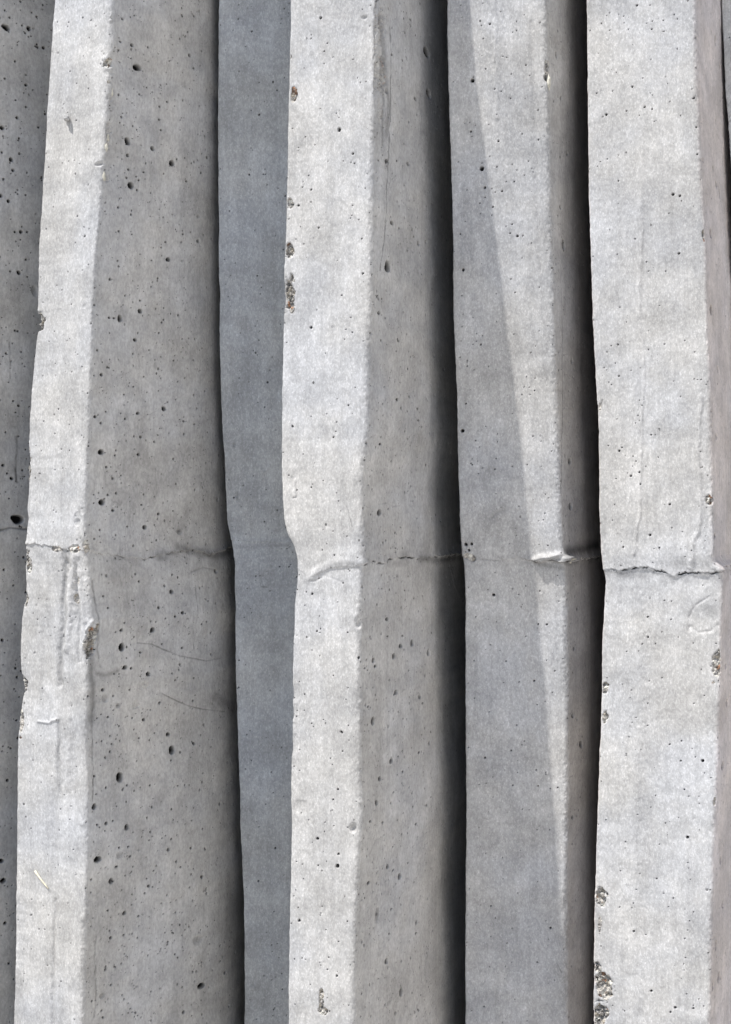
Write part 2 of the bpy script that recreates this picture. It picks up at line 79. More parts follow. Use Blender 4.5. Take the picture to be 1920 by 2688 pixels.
     '1353 1352 1350 1349 1347 1346 1344 1342 1340 1338 1336 1334 1331 1329 1326 1323 1320 1318 1315 1312 1308 1305 1302 1299 1295 1292 1289 1285 1282 1278 1275 1271 1268 1264 1260 1257 1253 1250 1247 1243 1240 1237 1233 1230 1227 1224 1221 1218 1215 1212 1210 1207 1204 1201 1199 1196 1193 1191 1188 1185 1182 1180 1177 1174 1171 1168 1165 1162 1159 1156 1153 1150 1148 1145 1142 1139 1136 1133 1130 1128 1125 1122 1120 1117 1115 1112 1110 1107 1105 1102 1100 1097 1095 1092 1089 1087 1084 1081 1078 1075 1072 1069 1066 1063 1059 1056 1052 1049 1045 1042 1038 1034 1031 1027 1023 1020 1016 1012 1009 1005 1001 998 994 991 988 984 981 978 974 971 968 965 961 958 955 952 949 945 942 939 936 933 930 926 923 920 916 913 910 906 903 900 896 893 889 885 882 878 874 870 866 863 859 855 851 847 843 838 834 830 826 822 818 814 810 806 802 798 794 790 786 782 778 774 770 766 762 758 754 750 746 741 737 733 729 724 720 716 711 707 702 698 693 689 684 680 675 671 666 662 658 653 649 645 641 637 633 629 625 621 617 614 610 606 603 600 596 593 589 586 583 580 577 574 570 567 565 562 559 556 553 551 548 546 544 542 540 538 536 534 533 532 530 529 528 527 527 527 527 527 527',
     '1960 1960 1960 1960 1960 1959 1959 1959 1958 1958 1957 1956 1956 1955 1954 1954 1953 1952 1952 1951 1950 1949 1949 1948 1947 1946 1946 1945 1944 1943 1943 1942 1941 1940 1939 1939 1938 1937 1937 1937 1937 1936 1936 1936 1936 1935 1935 1935 1935 1935 1934 1934 1934 1934 1934 1934 1934 1934 1934 1934 1934 1935 1935 1935 1935 1935 1935 1935 1935 1935 1935 1934 1934 1933 1932 1932 1931 1930 1930 1929 1928 1928 1927 1927 1926 1925 1925 1924 1924 1923 1922 1921 1919 1917 1916 1914 1912 1911 1910 1910 1909 1908 1907 1907 1906 1905 1904 1903 1903 1902 1901 1899 1896 1893 1889 1886 1883 1880 1875 1871 1866 1862 1857 1852 1850 1848 1845 1843 1841 1839 1837 1835 1833 1831 1829 1827 1825 1824 1822 1820 1819 1817 1815 1814 1812 1810 1808 1806 1804 1802 1800 1798 1796 1793 1791 1789 1787 1785 1783 1781 1779 1776 1774 1772 1770 1768 1766 1763 1761 1759 1757 1755 1752 1750 1748 1746 1744 1742 1740 1738 1736 1734 1732 1731 1729 1727 1725 1723 1721 1719 1717 1715 1714 1712 1710 1709 1707 1705 1703 1702 1700 1698 1697 1695 1693 1691 1690 1688 1687 1686 1685 1684 1683 1681 1680 1679 1678 1677 1676 1675 1674 1673 1671 1670 1669 1668 1666 1665 1664 1662 1661 1660 1659 1657 1656 1654 1653 1651 1650 1648 1647 1645 1644 1643 1641 1640 1639 1638 1638 1638 1638 1637 1637 1637 1637 1637 1637 1637 1637 1637 1637',
     '1098 1097 1096 1095 1093 1092 1091 1089 1087 1086 1084 1082 1080 1077 1075 1072 1070 1067 1065 1062 1059 1056 1053 1050 1046 1043 1040 1037 1033 1030 1026 1023 1019 1015 1012 1008 1005 1001 998 994 991 987 984 981 977 974 971 968 965 962 959 956 953 950 947 944 941 938 935 933 930 927 924 921 918 915 912 909 906 903 900 897 894 891 888 885 882 879 876 873 870 868 865 862 860 857 855 852 850 847 845 843 840 838 835 832 830 827 824 822 819 816 813 809 806 803 800 796 793 789 786 782 778 775 771 767 763 760 756 752 749 745 741 738 734 731 727 724 720 717 714 710 707 704 700 697 694 691 687 684 681 678 674 671 668 665 661 658 655 651 648 645 641 638 634 631 627 623 620 616 612 608 604 600 596 592 588 584 580 576 572 568 564 560 556 552 548 544 540 536 532 529 525 521 517 513 509 505 501 497 493 489 485 480 476 472 467 463 458 454 449 445 440 435 431 426 421 417 412 408 403 399 395 390 386 382 378 374 370 366 362 358 354 351 347 344 340 337 334 330 327 324 321 318 315 312 309 306 304 301 299 297 294 292 291 289 287 286 284 283 282 281 280 280 280 280 280 280 280 280 280'),
 5: ('2094 2094 2094 2094 2094 2094 2094 2094 2094 2094 2094 2094 2095 2095 2095 2096 2097 2097 2098 2098 2099 2100 2101 2103 2104 2105 2106 2107 2109 2110 2111 2111 2112 2112 2113 2113 2113 2114 2114 2115 2115 2116 2117 2118 2119 2121 2122 2123 2124 2125 2127 2128 2129 2130 2131 2133 2134 2135 2136 2137 2139 2140 2141 2143 2145 2146 2148 2149 2151 2153 2154 2156 2157 2159 2161 2162 2164 2166 2167 2169 2170 2172 2174 2175 2175 2176 2177 2178 2179 2180 2181 2182 2183 2183 2184 2185 2186 2186 2187 2188 2188 2189 2190 2191 2193 2195 2196 2198 2200 2202 2204 2207 2209 2211 2214 2209 2202 2197 2192 2187 2182 2178 2175 2172 2169 2166 2163 2160 2158 2155 2152 2150 2150 2150 2150 2150 2150 2150 2150 2150 2149 2148 2147 2146 2145 2145 2144 2143 2143 2142 2141 2139 2138 2136 2135 2133 2130 2128 2126 2123 2121 2119 2117 2116 2114 2112 2110 2109 2107 2105 2103 2101 2099 2097 2095 2093 2092 2091 2090 2089 2087 2086 2085 2084 2083 2081 2080 2079 2078 2076 2075 2074 2073 2071 2070 2069 2068 2066 2065 2064 2063 2061 2060 2059 2058 2056 2055 2054 2054 2053 2052 2052 2051 2050 2050 2049 2048 2048 2047 2046 2046 2045 2044 2044 2043 2042 2042 2041 2041 2040 2040 2039 2039 2038 2038 2038 2037 2037 2036 2036 2035 2035 2035 2034 2034 2033 2033 2032 2032 2032 2032 2032 2032 2032 2032 2032 2032 2032 2032 2032 2032',
     '442 442 442 442 442 442 442 442 442 442 442 442 442 442 442 442 442 442 442 442 442 443 443 443 443 443 443 443 443 443 443 443 443 443 443 443 443 443 443 443 443 443 443 443 443 443 443 443 443 443 443 443 443 443 443 443 443 443 443 443 443 443 443 443 443 443 443 443 443 443 443 443 443 443 444 444 444 444 444 444 444 444 444 444 444 444 445 445 445 445 445 445 445 445 445 445 445 445 445 445 445 445 444 444 444 443 443 442 442 441 440 440 439 438 437 437 436 435 435 434 433 433 432 431 431 431 430 430 430 429 429 429 429 429 429 429 429 429 429 429 429 429 429 429 429 429 429 429 429 429 429 429 429 429 429 430 430 430 430 430 431 431 431 431 431 432 432 432 432 432 433 433 433 433 433 433 433 434 434 434 434 434 434 434 434 434 434 433 433 433 433 433 433 432 432 432 431 431 431 430 430 430 429 429 429 428 428 427 427 427 426 426 425 425 424 424 424 423 423 423 422 422 422 421 421 421 421 420 420 420 420 419 419 419 419 419 418 418 418 418 418 417 417 417 417 417 417 416 416 416 416 416 416 416 416 416 416 416 416 416 416',
     '3079 3079 3079 3079 3079 3079 3079 3079 3079 3079 3079 3079 3079 3079 3079 3079 3080 3081 3082 3083 3084 3085 3086 3087 3088 3089 3090 3090 3091 3092 3093 3094 3094 3095 3096 3097 3098 3098 3099 3100 3101 3102 3102 3103 3104 3105 3106 3106 3107 3108 3109 3110 3110 3111 3113 3114 3116 3117 3119 3121 3122 3124 3125 3127 3129 3130 3132 3133 3135 3137 3138 3140 3141 3143 3145 3146 3148 3149 3151 3153 3154 3156 3157 3159 3161 3163 3164 3166 3168 3170 3172 3173 3175 3176 3176 3177 3177 3177 3178 3178 3179 3179 3179 3180 3181 3182 3184 3186 3187 3189 3191 3192 3194 3195 3195 3192 3188 3182 3160 3125 3111 3111 3110 3110 3110 3109 3109 3109 3108 3108 3108 3107 3106 3105 3104 3103 3102 3101 3100 3099 3098 3097 3096 3094 3093 3092 3091 3090 3088 3087 3086 3086 3085 3084 3083 3082 3082 3081 3080 3079 3077 3075 3074 3072 3070 3068 3066 3065 3063 3062 3061 3061 3060 3059 3058 3057 3056 3055 3055 3054 3053 3052 3051 3049 3047 3045 3043 3041 3039 3037 3035 3033 3031 3029 3027 3025 3023 3021 3019 3017 3015 3013 3011 3009 3006 3004 3002 2999 2997 2995 2992 2990 2988 2985 2983 2982 2981 2980 2979 2978 2977 2975 2974 2973 2972 2971 2970 2969 2968 2967 2966 2965 2964 2963 2962 2961 2959 2958 2957 2956 2955 2954 2953 2952 2951 2951 2951 2951 2951 2951 2951 2951 2951 2951 2951 2951 2951 2951 2951 2951 2951',
     '60 60 60 60 60 60 60 60 60 60 60 60 60 60 60 60 60 60 60 60 60 60 60 60 60 60 60 60 60 60 60 60 60 60 60 60 60 60 60 60 60 60 60 60 60 60 60 60 60 60 60 60 60 60 60 60 60 60 60 60 60 60 60 60 60 60 60 60 60 60 60 60 60 60 60 60 60 60 60 60 60 60 60 60 60 60 60 60 60 60 60 60 60 60 60 60 60 60 60 60 60 60 60 60 60 60 60 60 60 60 60 60 60 60 60 60 60 60 60 60 60 60 60 60 60 60 60 60 60 60 60 60 60 60 60 60 60 60 60 60 60 60 60 60 60 60 60 60 60 60 60 60 60 60 60 60 60 60 60 60 60 60 60 60 60 60 60 60 60 60 60 60 60 60 60 60 60 60 60 60 60 60 60 60 60 60 60 60 60 60 60 60 60 60 60 60 60 60 60 60 60 60 60 60 60 60 60 60 60 60 60 60 60 60 60 60 60 60 60 60 60 60 60 60 60 60 60 60 60 60 60 60 60 60 60 60 60 60 60 60 60 60 60 60 60 60 60 60 60 60 60 60 60 60 60 60 60 60 60 60 60'),
 6: ('3511 3511 3511 3511 3511 3511 3511 3511 3511 3512 3512 3512 3513 3513 3513 3514 3514 3514 3515 3515 3515 3516 3516 3516 3517 3517 3517 3518 3518 3518 3519 3519 3519 3520 3520 3520 3520 3521 3521 3521 3522 3522 3522 3523 3523 3523 3524 3524 3525 3527 3529 3530 3532 3533 3535 3537 3538 3540 3541 3543 3545 3546 3548 3549 3551 3553 3554 3556 3557 3559 3561 3562 3564 3565 3567 3569 3570 3572 3573 3575 3577 3578 3580 3581 3583 3585 3586 3588 3589 3591 3593 3594 3594 3594 3594 3594 3594 3594 3594 3594 3594 3594 3594 3594 3594 3594 3594 3594 3594 3594 3594 3594 3594 3594 3594 3594 3594 3594 3594 3594 3594 3594 3594 3594 3594 3594 3594 3594 3594 3594 3594 3594 3594 3594 3594 3594 3594 3594 3594 3594 3594 3594 3594 3594 3594 3593 3593 3592 3592 3591 3590 3590 3589 3589 3588 3587 3587 3586 3586 3585 3584 3584 3583 3583 3582 3581 3581 3580 3580 3579 3578 3578 3577 3577 3576 3575 3575 3574 3574 3573 3572 3572 3571 3571 3570 3569 3569 3568 3568 3566 3564 3562 3560 3558 3556 3555 3553 3551 3549 3547 3545 3543 3541 3539 3537 3535 3533 3532 3530 3528 3526 3524 3522 3520 3518 3516 3514 3511 3508 3506 3503 3500 3498 3495 3492 3490 3487 3484 3482 3479 3476 3474 3471 3468 3466 3463 3461 3460 3458 3456 3454 3453 3451 3449 3447 3445 3444 3442 3441 3439 3438 3436 3435 3433 3433 3433 3433 3433 3433 3433 3433',
     '1020 1020 1020 1020 1020 1020 1020 1020 1020 1020 1020 1020 1020 1020 1020 1020 1020 1020 1020 1020 1020 1020 1020 1020 1020 1020 1020 1020 1020 1020 1020 1020 1020 1020 1020 1020 1020 1020 1020 1020 1020 1020 1020 1020 1020 1020 1020 1020 1020 1020 1020 1020 1020 1020 1020 1020 1020 1020 1020 1020 1020 1020 1020 1020 1020 1020 1020 1020 1020 1020 1020 1020 1020 1020 1020 1020 1020 1020 1020 1020 1020 1020 1020 1020 1020 1020 1020 1020 1020 1020 1020 1020 1020 1020 1020 1020 1020 1020 1020 1020 1020 1020 1020 1020 1020 1020 1020 1020 1020 1020 1020 1020 1020 1020 1020 1020 1020 1020 1020 1020 1020 1020 1020 1020 1020 1020 1020 1020 1020 1020 1020 1020 1020 1020 1020 1020 1020 1020 1020 1020 1020 1020 1020 1020 1020 1020 1020 1020 1020 1020 1020 1020 1020 1020 1020 1020 1020 1020 1020 1020 1020 1020 1020 1020 1020 1020 1020 1020 1020 1020 1020 1020 1020 1020 1020 1020 1020 1020 1020 1020 1020 1020 1020 1020 1020 1020 1020 1020 1020 1020 1020 1020 1020 1020 1020 1020 1020 1020 1020 1020 1020 1020 1020 1020 1020 1020 1020 1020 1020 1020 1020 1020 1020 1020 1020 1020 1020 1020 1020 1020 1020 1020 1020 1020 1020 1020 1020 1020 1020 1020 1020 1020 1020 1020 1020 1020 1020 1020 1020 1020 1020 1020 1020 1020 1020 1020 1020 1020 1020 1020 1020 1020 1020 1020 1020 1020 1020 1020 1020 1020 1020',
     '4482 4482 4482 4482 4482 4482 4482 4482 4482 4482 4482 4483 4483 4483 4484 4484 4484 4485 4485 4485 4486 4486 4486 4487 4487 4487 4488 4488 4488 4488 4489 4489 4489 4490 4490 4490 4491 4491 4491 4492 4492 4492 4493 4493 4493 4494 4494 4494 4495 4497 4498 4500 4501 4503 4505 4506 4508 4509 4511 4513 4514 4516 4517 4519 4521 4522 4524 4525 4527 4529 4530 4532 4533 4535 4537 4538 4540 4541 4543 4545 4546 4548 4549 4551 4553 4554 4556 4557 4559 4561 4562 4564 4564 4564 4564 4564 4564 4564 4564 4564 4564 4564 4564 4564 4564 4564 4564 4564 4564 4564 4564 4564 4564 4564 4564 4564 4564 4564 4564 4564 4564 4564 4564 4564 4564 4564 4564 4564 4564 4564 4564 4564 4564 4564 4564 4564 4564 4564 4564 4564 4564 4564 4564 4564 4564 4563 4563 4562 4562 4561 4560 4560 4559 4559 4558 4557 4557 4556 4556 4555 4554 4554 4553 4553 4552 4551 4551 4550 4550 4549 4548 4548 4547 4547 4546 4545 4545 4544 4544 4543 4542 4542 4541 4541 4540 4539 4539 4538 4537 4536 4534 4532 4530 4528 4526 4524 4522 4520 4518 4516 4514 4512 4511 4509 4507 4505 4503 4501 4499 4497 4495 4493 4491 4489 4488 4486 4483 4480 4478 4475 4472 4470 4467 4464 4462 4459 4456 4454 4451 4448 4446 4443 4440 4438 4435 4433 4431 4429 4427 4426 4424 4422 4420 4419 4417 4415 4414 4412 4411 4409 4408 4406 4405 4404 4404 4404 4404 4404 4404 4404 4404',
     '940 940 940 940 940 940 940 940 940 940 940 940 940 940 940 940 940 940 940 940 940 940 940 940 940 940 940 940 940 940 940 940 940 940 940 940 940 940 940 940 940 940 940 940 940 940 940 940 940 940 940 940 940 940 940 940 940 940 940 940 940 940 940 940 940 940 940 940 940 940 940 940 940 940 940 940 940 940 940 940 940 940 940 940 940 940 940 940 940 940 940 940 940 940 940 940 940 940 940 940 940 940 940 940 940 940 940 940 940 940 940 940 940 940 940 940 940 940 940 940 940 940 940 940 940 940 940 940 940 940 940 940 940 940 940 940 940 940 940 940 940 940 940 940 940 940 940 940 940 940 940 940 940 940 940 940 940 940 940 940 940 940 940 940 940 940 940 940 940 940 940 940 940 940 940 940 940 940 940 940 940 940 940 940 940 940 940 940 940 940 940 940 940 940 940 940 940 940 940 940 940 940 940 940 940 940 940 940 940 940 940 940 940 940 940 940 940 940 940 940 940 940 940 940 940 940 940 940 940 940 940 940 940 940 940 940 940 940 940 940 940 940 940 940 940 940 940 940 940 940 940 940 940 940 940 940 940 940 940 940 940'),
}
BEND = {1: (60, 105, 120, 14), 3: (30, 66, 98, 18), 4: (30, 24, 18, 18)}
FLARE = {0: (48, 48), 1: (15, 40), 2: (26, 32), 3: (32, 32), 4: (8, 33), 5: (20, 26), 6: (26, 24)}
# blowholes: fin, face (0 front, 1 side), place along face, height, radii, shallow flag
PITS = [(0, 1, 158.2, 461.2, 3.88, 2.96, 0),
 (0, 1, 182.7, 466.2, 2.26, 2.1, 0),
 (0, 1, 187.4, 467.3, 1.7, 1.58, 1),
 (0, 1, 197.6, 451.0, 1.72, 1.58, 0),
 (0, 1, 203.9, 458.1, 1.73, 1.59, 1),
 (0, 1, 157.2, 412.6, 1.11, 1.03, 0),
 (0, 1, 179.3, 411.2, 1.69, 1.57, 0),
 (0, 1, 169.9, 377.7, 1.4, 1.3, 0),
 (0, 1, 154.9, 365.0, 2.21, 2.07, 0),
 (0, 1, 163.8, 336.6, 2.5, 2.34, 0),
 (0, 1, 165.6, 326.6, 1.67, 1.56, 0),
 (0, 1, 153.5, 300.6, 2.21, 2.07, 0),
 (0, 1, 161.4, 296.7, 1.67, 1.56, 0),
 (0, 1, 174.1, 268.8, 1.96, 1.83, 0),
 (0, 1, 180.8, 269.7, 1.13, 1.05, 0),
 (0, 1, 172.2, 229.7, 2.24, 2.09, 0),
 (0, 1, 187.4, 214.1, 3.97, 5.5, 1),
 (0, 1, 179.3, 243.1, 1.13, 1.05, 0),
 (0, 1, 163.3, 229.9, 1.11, 1.04, 0),
 (0, 1, 170.8, 173.4, 1.12, 1.04, 0),
 (0, 1, 170.3, -6.9, 6.71, 4.46, 0),
 (0, 1, 171.8, 101.9, 1.4, 1.3, 0),
 (0, 1, 166.1, 106.3, 1.11, 1.04, 0),
 (0, 1, 155.4, 44.5, 1.66, 1.55, 0),
 (0, 1, 164.2, 32.2, 1.67, 1.56, 0),
 (0, 1, 169.4, -199.6, 1.12, 1.04, 0),
 (0, 1, 163.3, -225.6, 1.11, 1.04, 0),
 (0, 1, 160.5, -255.8, 1.66, 1.55, 0),
 (0, 1, 154.0, -331.5, 2.21, 2.07, 0),
 (0, 1, 155.8, -351.0, 2.76, 2.58, 0),
 (0, 1, 154.5, -121.9, 1.66, 1.55, 0),
 (0, 1, 166.1, -70.2, 1.11, 1.04, 0),
 (0, 1, 157.7, -391.2, 1.66, 1.55, 0),
 (0, 1, 161.4, -430.6, 1.11, 1.04, 0),
 (1, 1, 33.8, 403.7, 4.94, 3.29, 0),
 (1, 1, 23.6, 421.4, 1.83, 1.47, 0),
 (1, 1, 10.1, 420.7, 1.2, 0.97, 0),
 (1, 1, 9.3, 412.8, 1.2, 0.97, 0),
 (1, 1, 94.2, 430.6, 1.99, 1.54, 0),
 (1, 1, 100.2, 419.9, 1.33, 1.03, 0),
 (1, 1, 26.4, 335.1, 3.05, 3.27, 0),
 (1, 1, 27.5, 322.4, 1.83, 1.47, 0),
 (1, 1, 55.7, 334.3, 2.53, 2.0, 0),
 (1, 1, 61.0, 362.4, 1.27, 1.0, 0),
 (1, 1, 17.1, 355.0, 1.21, 0.98, 0),
 (1, 1, 63.7, 353.4, 1.28, 1.01, 0),
 (1, 1, 80.2, 325.5, 3.89, 3.05, 0),
 (1, 1, 129.8, 342.2, 2.06, 1.57, 0),
 (1, 1, 33.8, 296.3, 3.07, 3.29, 0),
 (1, 1, 41.5, 293.6, 1.24, 0.99, 0),
 (1, 1, 47.8, 311.2, 1.25, 1.0, 0),
 (1, 1, 120.6, 325.3, 1.36, 1.04, 0),
 (1, 1, 100.9, 313.0, 1.33, 1.03, 0),
 (1, 1, 120.4, 283.3, 2.71, 2.08, 1),
 (1, 1, 21.4, 274.5, 1.21, 0.98, 0),
 (1, 1, 85.2, 236.6, 2.6, 2.04, 0),
 (1, 1, 18.1, 209.2, 1.5, 1.22, 0),
 (1, 1, 54.9, 185.1, 2.82, 2.25, 0),
 (1, 1, 31.7, 175.5, 2.44, 3.29, 0),
 (1, 1, 19.8, 175.0, 1.5, 1.22, 0),
 (1, 1, 25.4, 175.2, 1.21, 0.98, 0),
 (1, 1, 49.9, 157.7, 1.87, 1.5, 0),
 (1, 1, 122.9, 260.0, 2.71, 2.09, 1),
 (1, 1, 103.0, 237.9, 1.99, 1.54, 1),
 (1, 1, 12.8, 123.0, 1.79, 1.46, 0),
 (1, 1, 19.1, 130.4, 1.2, 0.98, 0),
 (1, 1, 97.7, 143.2, 1.31, 1.03, 0),
 (1, 1, 87.9, 96.7, 2.6, 2.04, 0),
 (1, 1, 56.9, 90.8, 1.88, 1.5, 0),
 (1, 1, 7.7, 85.2, 1.78, 1.46, 0),
 (1, 1, 14.4, 79.9, 1.49, 1.22, 0),
 (1, 1, 42.2, 85.0, 1.23, 0.99, 0),
 (1, 1, 60.1, 69.4, 1.57, 1.25, 0),
 (1, 1, 59.1, 53.1, 1.88, 1.5, 0),
 (1, 1, 15.6, 54.1, 2.99, 2.79, 0),
 (1, 1, 19.5, 8.5, 3.59, 2.93, 0),
 (1, 1, 32.3, 1.6, 1.82, 1.48, 0),
 (1, 1, 70.2, -14.2, 2.54, 2.02, 0),
 (1, 1, 86.7, -1.7, 1.62, 1.27, 0),
 (1, 1, 170.6, 12.5, 2.13, 1.61, 0),
 (1, 1, 112.9, 86.6, 1.33, 1.04, 0),
 (1, 1, 160.7, -58.3, 2.81, 2.13, 0),
 (1, 1, 98.0, -75.7, 2.62, 2.05, 0),
 (1, 1, 74.8, -109.8, 3.2, 2.53, 0),
 (1, 1, 109.5, -95.9, 2.0, 1.55, 0),
 (1, 1, 80.0, -89.5, 1.61, 1.27, 0),
 (1, 1, 100.2, -98.7, 1.32, 1.03, 0),
 (1, 1, 40.4, -123.5, 3.07, 3.77, 0),
 (1, 1, 36.7, -107.3, 1.84, 1.48, 0),
 (1, 1, 44.2, -141.9, 2.47, 1.99, 0),
 (1, 1, 51.6, -143.4, 1.55, 1.25, 0),
 (1, 1, 71.6, -150.6, 2.54, 2.02, 0),
 (1, 1, 114.7, -129.6, 1.33, 1.04, 0),
 (1, 1, 62.3, -129.8, 1.26, 1.0, 0),
 (1, 1, 20.1, -86.3, 1.2, 0.98, 0),
 (1, 1, 17.9, -159.8, 1.8, 1.47, 0),
 (1, 1, 21.0, -168.2, 4.2, 4.2, 1),
 (1, 1, 36.1, -176.0, 3.05, 2.47, 1),
 (1, 1, 25.3, -185.3, 1.21, 0.98, 0),
 (1, 1, 67.0, -192.7, 1.9, 1.51, 0),
 (1, 1, 96.6, -209.8, 2.62, 2.05, 0),
 (1, 1, 101.5, -225.3, 3.94, 4.9, 0),
 (1, 1, 37.8, -242.1, 4.29, 4.24, 0),
 (1, 1, 8.6, -263.4, 2.37, 2.78, 0),
 (1, 1, 129.9, -223.1, 2.04, 1.57, 0),
 (1, 1, 45.9, -249.9, 1.24, 0.99, 0),
 (1, 1, 72.9, -254.1, 1.27, 1.01, 0),
 (1, 1, 22.1, -280.7, 1.8, 1.47, 0),
 (1, 1, 11.9, -280.1, 1.19, 0.97, 0),
 (1, 1, 46.3, -288.3, 2.47, 2.84, 0),
 (1, 1, 29.8, -279.6, 1.21, 0.98, 0),
 (1, 1, 96.4, -318.5, 1.96, 1.54, 0),
 (1, 1, 37.8, -312.2, 4.28, 3.77, 1),
 (1, 1, 13.1, -311.4, 3.57, 2.92, 0),
 (1, 1, 48.4, -306.4, 1.24, 1.0, 0),
 (1, 1, 28.6, -334.0, 2.42, 2.81, 0),
 (1, 1, 73.5, -348.0, 1.91, 1.52, 0),
 (1, 1, 68.6, -353.6, 1.27, 1.01, 0),
 (1, 1, 45.2, -366.7, 2.47, 1.99, 0),
 (1, 1, 31.2, -385.9, 1.82, 1.48, 0),
 (1, 1, 46.4, -387.1, 1.23, 0.99, 0),
 (1, 1, 25.3, -359.7, 1.21, 0.98, 0),
 (1, 1, 139.2, -414.3, 9.58, 4.51, 1),
 (1, 1, 143.9, -460.0, 4.81, 2.51, 0),
 (1, 1, 22.5, -436.2, 3.6, 2.94, 1),
 (1, 1, 140.6, -353.6, 2.06, 1.58, 0),
 (1, 1, 173.0, -428.6, 1.42, 1.07, 0),
 (1, 1, 120.1, -478.5, 2.01, 1.56, 0),
 (1, 1, 32.3, -429.1, 1.21, 0.99, 0),
 (1, 1, 23.8, -456.0, 1.2, 0.98, 0),
 (1, 1, 100.2, -406.8, 1.31, 1.03, 0),
 (1, 1, 63.0, -438.6, 1.89, 1.51, 1),
 (1, 1, 182.3, -458.1, 2.15, 1.62, 0),
 (1, 1, 170.0, -287.9, 2.13, 1.61, 0),
 (1, 1, 60.7, -312.0, 1.88, 1.51, 1),
 (1, 1, 125.8, -36.7, 5.4, 4.47, 1),
 (1, 1, 113.7, -18.4, 4.66, 3.63, 1),
 (1, 0, 0.5097, 445.0, 0.92, 0.85, 0),
 (1, 0, 0.7894, 246.6, 1.14, 1.06, 0),
 (1, 0, 0.9805, 167.7, 0.92, 0.84, 0),
 (1, 0, 0.6786, 125.5, 0.69, 0.64, 0),
 (1, 0, 0.6243, -111.7, 1.6, 1.49, 0),
 (1, 0, 0.2104, -128.6, 1.86, 1.72, 1),
 (1, 0, 0.0929, -267.1, 0.93, 0.86, 0),
 (1, 0, 0.5696, -312.2, 0.92, 0.85, 1),
 (1, 0, 0.5178, -316.8, 0.92, 0.85, 1),
 (1, 0, 0.6154, -316.6, 0.92, 0.85, 1),
 (1, 0, 0.2452, 82.5, 0.69, 0.64, 0),
 (1, 0, 0.8539, -324.3, 1.37, 1.27, 1),
 (1, 0, 0.8651, -9.2, 4.13, 3.79, 1),
 (1, 0, 0.949, 2.8, 1.37, 1.26, 1),
 (1, 0, 0.687, -421.3, 0.69, 0.64, 0),
 (1, 0, 0.3445, -378.5, 0.7, 0.64, 0),
 (1, 0, 0.4315, -377.5, 0.7, 0.64, 0),
 (1, 0, 0.9428, 309.3, 4.55, 1.6, 1),
 (2, 0, 0.3495, 459.1, 0.87, 0.9, 0),
 (2, 0, 0.4247, 380.2, 0.87, 0.9, 0),
 (2, 0, 0.318, 323.9, 0.87, 0.91, 0),
 (2, 0, 0.48, 125.4, 0.88, 0.91, 0),
 (2, 0, 0.1134, 65.4, 1.77, 1.84, 1),
 (2, 0, 0.4648, 323.8, 0.65, 0.68, 0),
 (2, 0, 0.4876, 323.7, 0.65, 0.68, 0),
 (2, 0, 0.1035, 15.4, 1.33, 1.39, 1),
 (2, 0, 0.3319, -330.3, 0.89, 0.93, 0),
 (2, 0, 0.157, -363.4, 0.89, 0.93, 0),
 (2, 0, 0.4031, -53.2, 0.67, 0.69, 0),
 (2, 0, 0.0366, 190.4, 0.88, 0.92, 1),
 (2, 0, 0.0763, 14.1, 0.89, 0.92, 0),
 (3, 0, 0.3607, 445.7, 1.29, 1.28, 0),
 (3, 0, 0.6101, 342.6, 1.29, 1.82, 0),
 (3, 0, 0.7742, 320.0, 1.07, 1.06, 0),
 (3, 0, 0.2918, 291.1, 0.86, 0.85, 0),
 (3, 0, 0.1458, 277.8, 1.08, 1.07, 0),
 (3, 0, 0.3914, 256.0, 0.95, 0.94, 0),
 (3, 0, 0.3259, 166.6, 1.51, 1.49, 0),
 (3, 0, 0.7788, 95.3, 0.85, 0.84, 0),
 (3, 0, 0.6165, 67.0, 0.86, 0.85, 0),
 (3, 0, 0.252, -73.8, 1.12, 1.11, 0),
 (3, 0, 0.3587, -107.2, 0.94, 0.93, 0),
 (3, 0, 0.7208, -63.5, 0.69, 0.68, 0),
 (3, 0, 0.7212, -196.2, 0.94, 0.93, 0),
 (3, 0, 0.6781, -247.9, 0.94, 0.93, 0),
 (3, 0, 0.3913, -293.7, 1.29, 1.27, 0),
 (3, 0, 0.7074, -305.6, 1.07, 1.06, 0),
 (3, 0, 0.7014, -316.1, 1.79, 1.77, 0),
 (3, 0, 0.1519, -368.7, 1.38, 1.36, 0),
 (3, 0, 0.7369, -414.3, 1.07, 1.05, 0),
 (3, 0, 0.5912, -409.7, 0.68, 0.68, 0),
 (3, 0, 0.9786, -100.4, 3.4, 4.0, 1),
 (3, 0, 0.8949, -281.8, 3.83, 4.01, 1),
 (3, 0, 0.6054, -257.5, 0.77, 0.76, 0),
 (3, 0, 0.1281, 77.5, 0.86, 0.86, 0),
 (3, 0, 0.1228, 78.3, 0.69, 0.69, 0),
 (3, 0, 0.9842, -129.6, 1.27, 1.26, 0),
 (3, 0, 0.7345, -197.0, 0.85, 0.84, 0),
 (3, 0, 0.9089, 212.4, 1.06, 1.05, 0),
 (3, 0, 0.0956, 235.6, 2.6, 4.9, 1),
 (3, 0, 0.8725, 440.9, 3.41, 2.41, 1),
 (3, 1, 103.1, 438.5, 9.07, 4.45, 0),
 (3, 1, 109.8, 401.3, 7.11, 3.97, 0),
 (3, 1, 76.2, 387.2, 2.92, 1.53, 0),
 (3, 1, 28.7, 414.7, 1.83, 0.99, 0),
 (3, 1, 61.5, 456.7, 1.92, 1.01, 0),
 (3, 1, 23.7, 316.8, 2.71, 2.34, 0),
 (3, 1, 63.6, 323.1, 2.87, 1.92, 0),
 (3, 1, 10.5, 314.7, 1.78, 0.97, 0),
 (3, 1, 28.5, 223.2, 5.46, 5.16, 0),
 (3, 1, 34.8, 263.1, 2.75, 1.89, 0),
 (3, 1, 85.7, 253.0, 2.95, 2.44, 0),
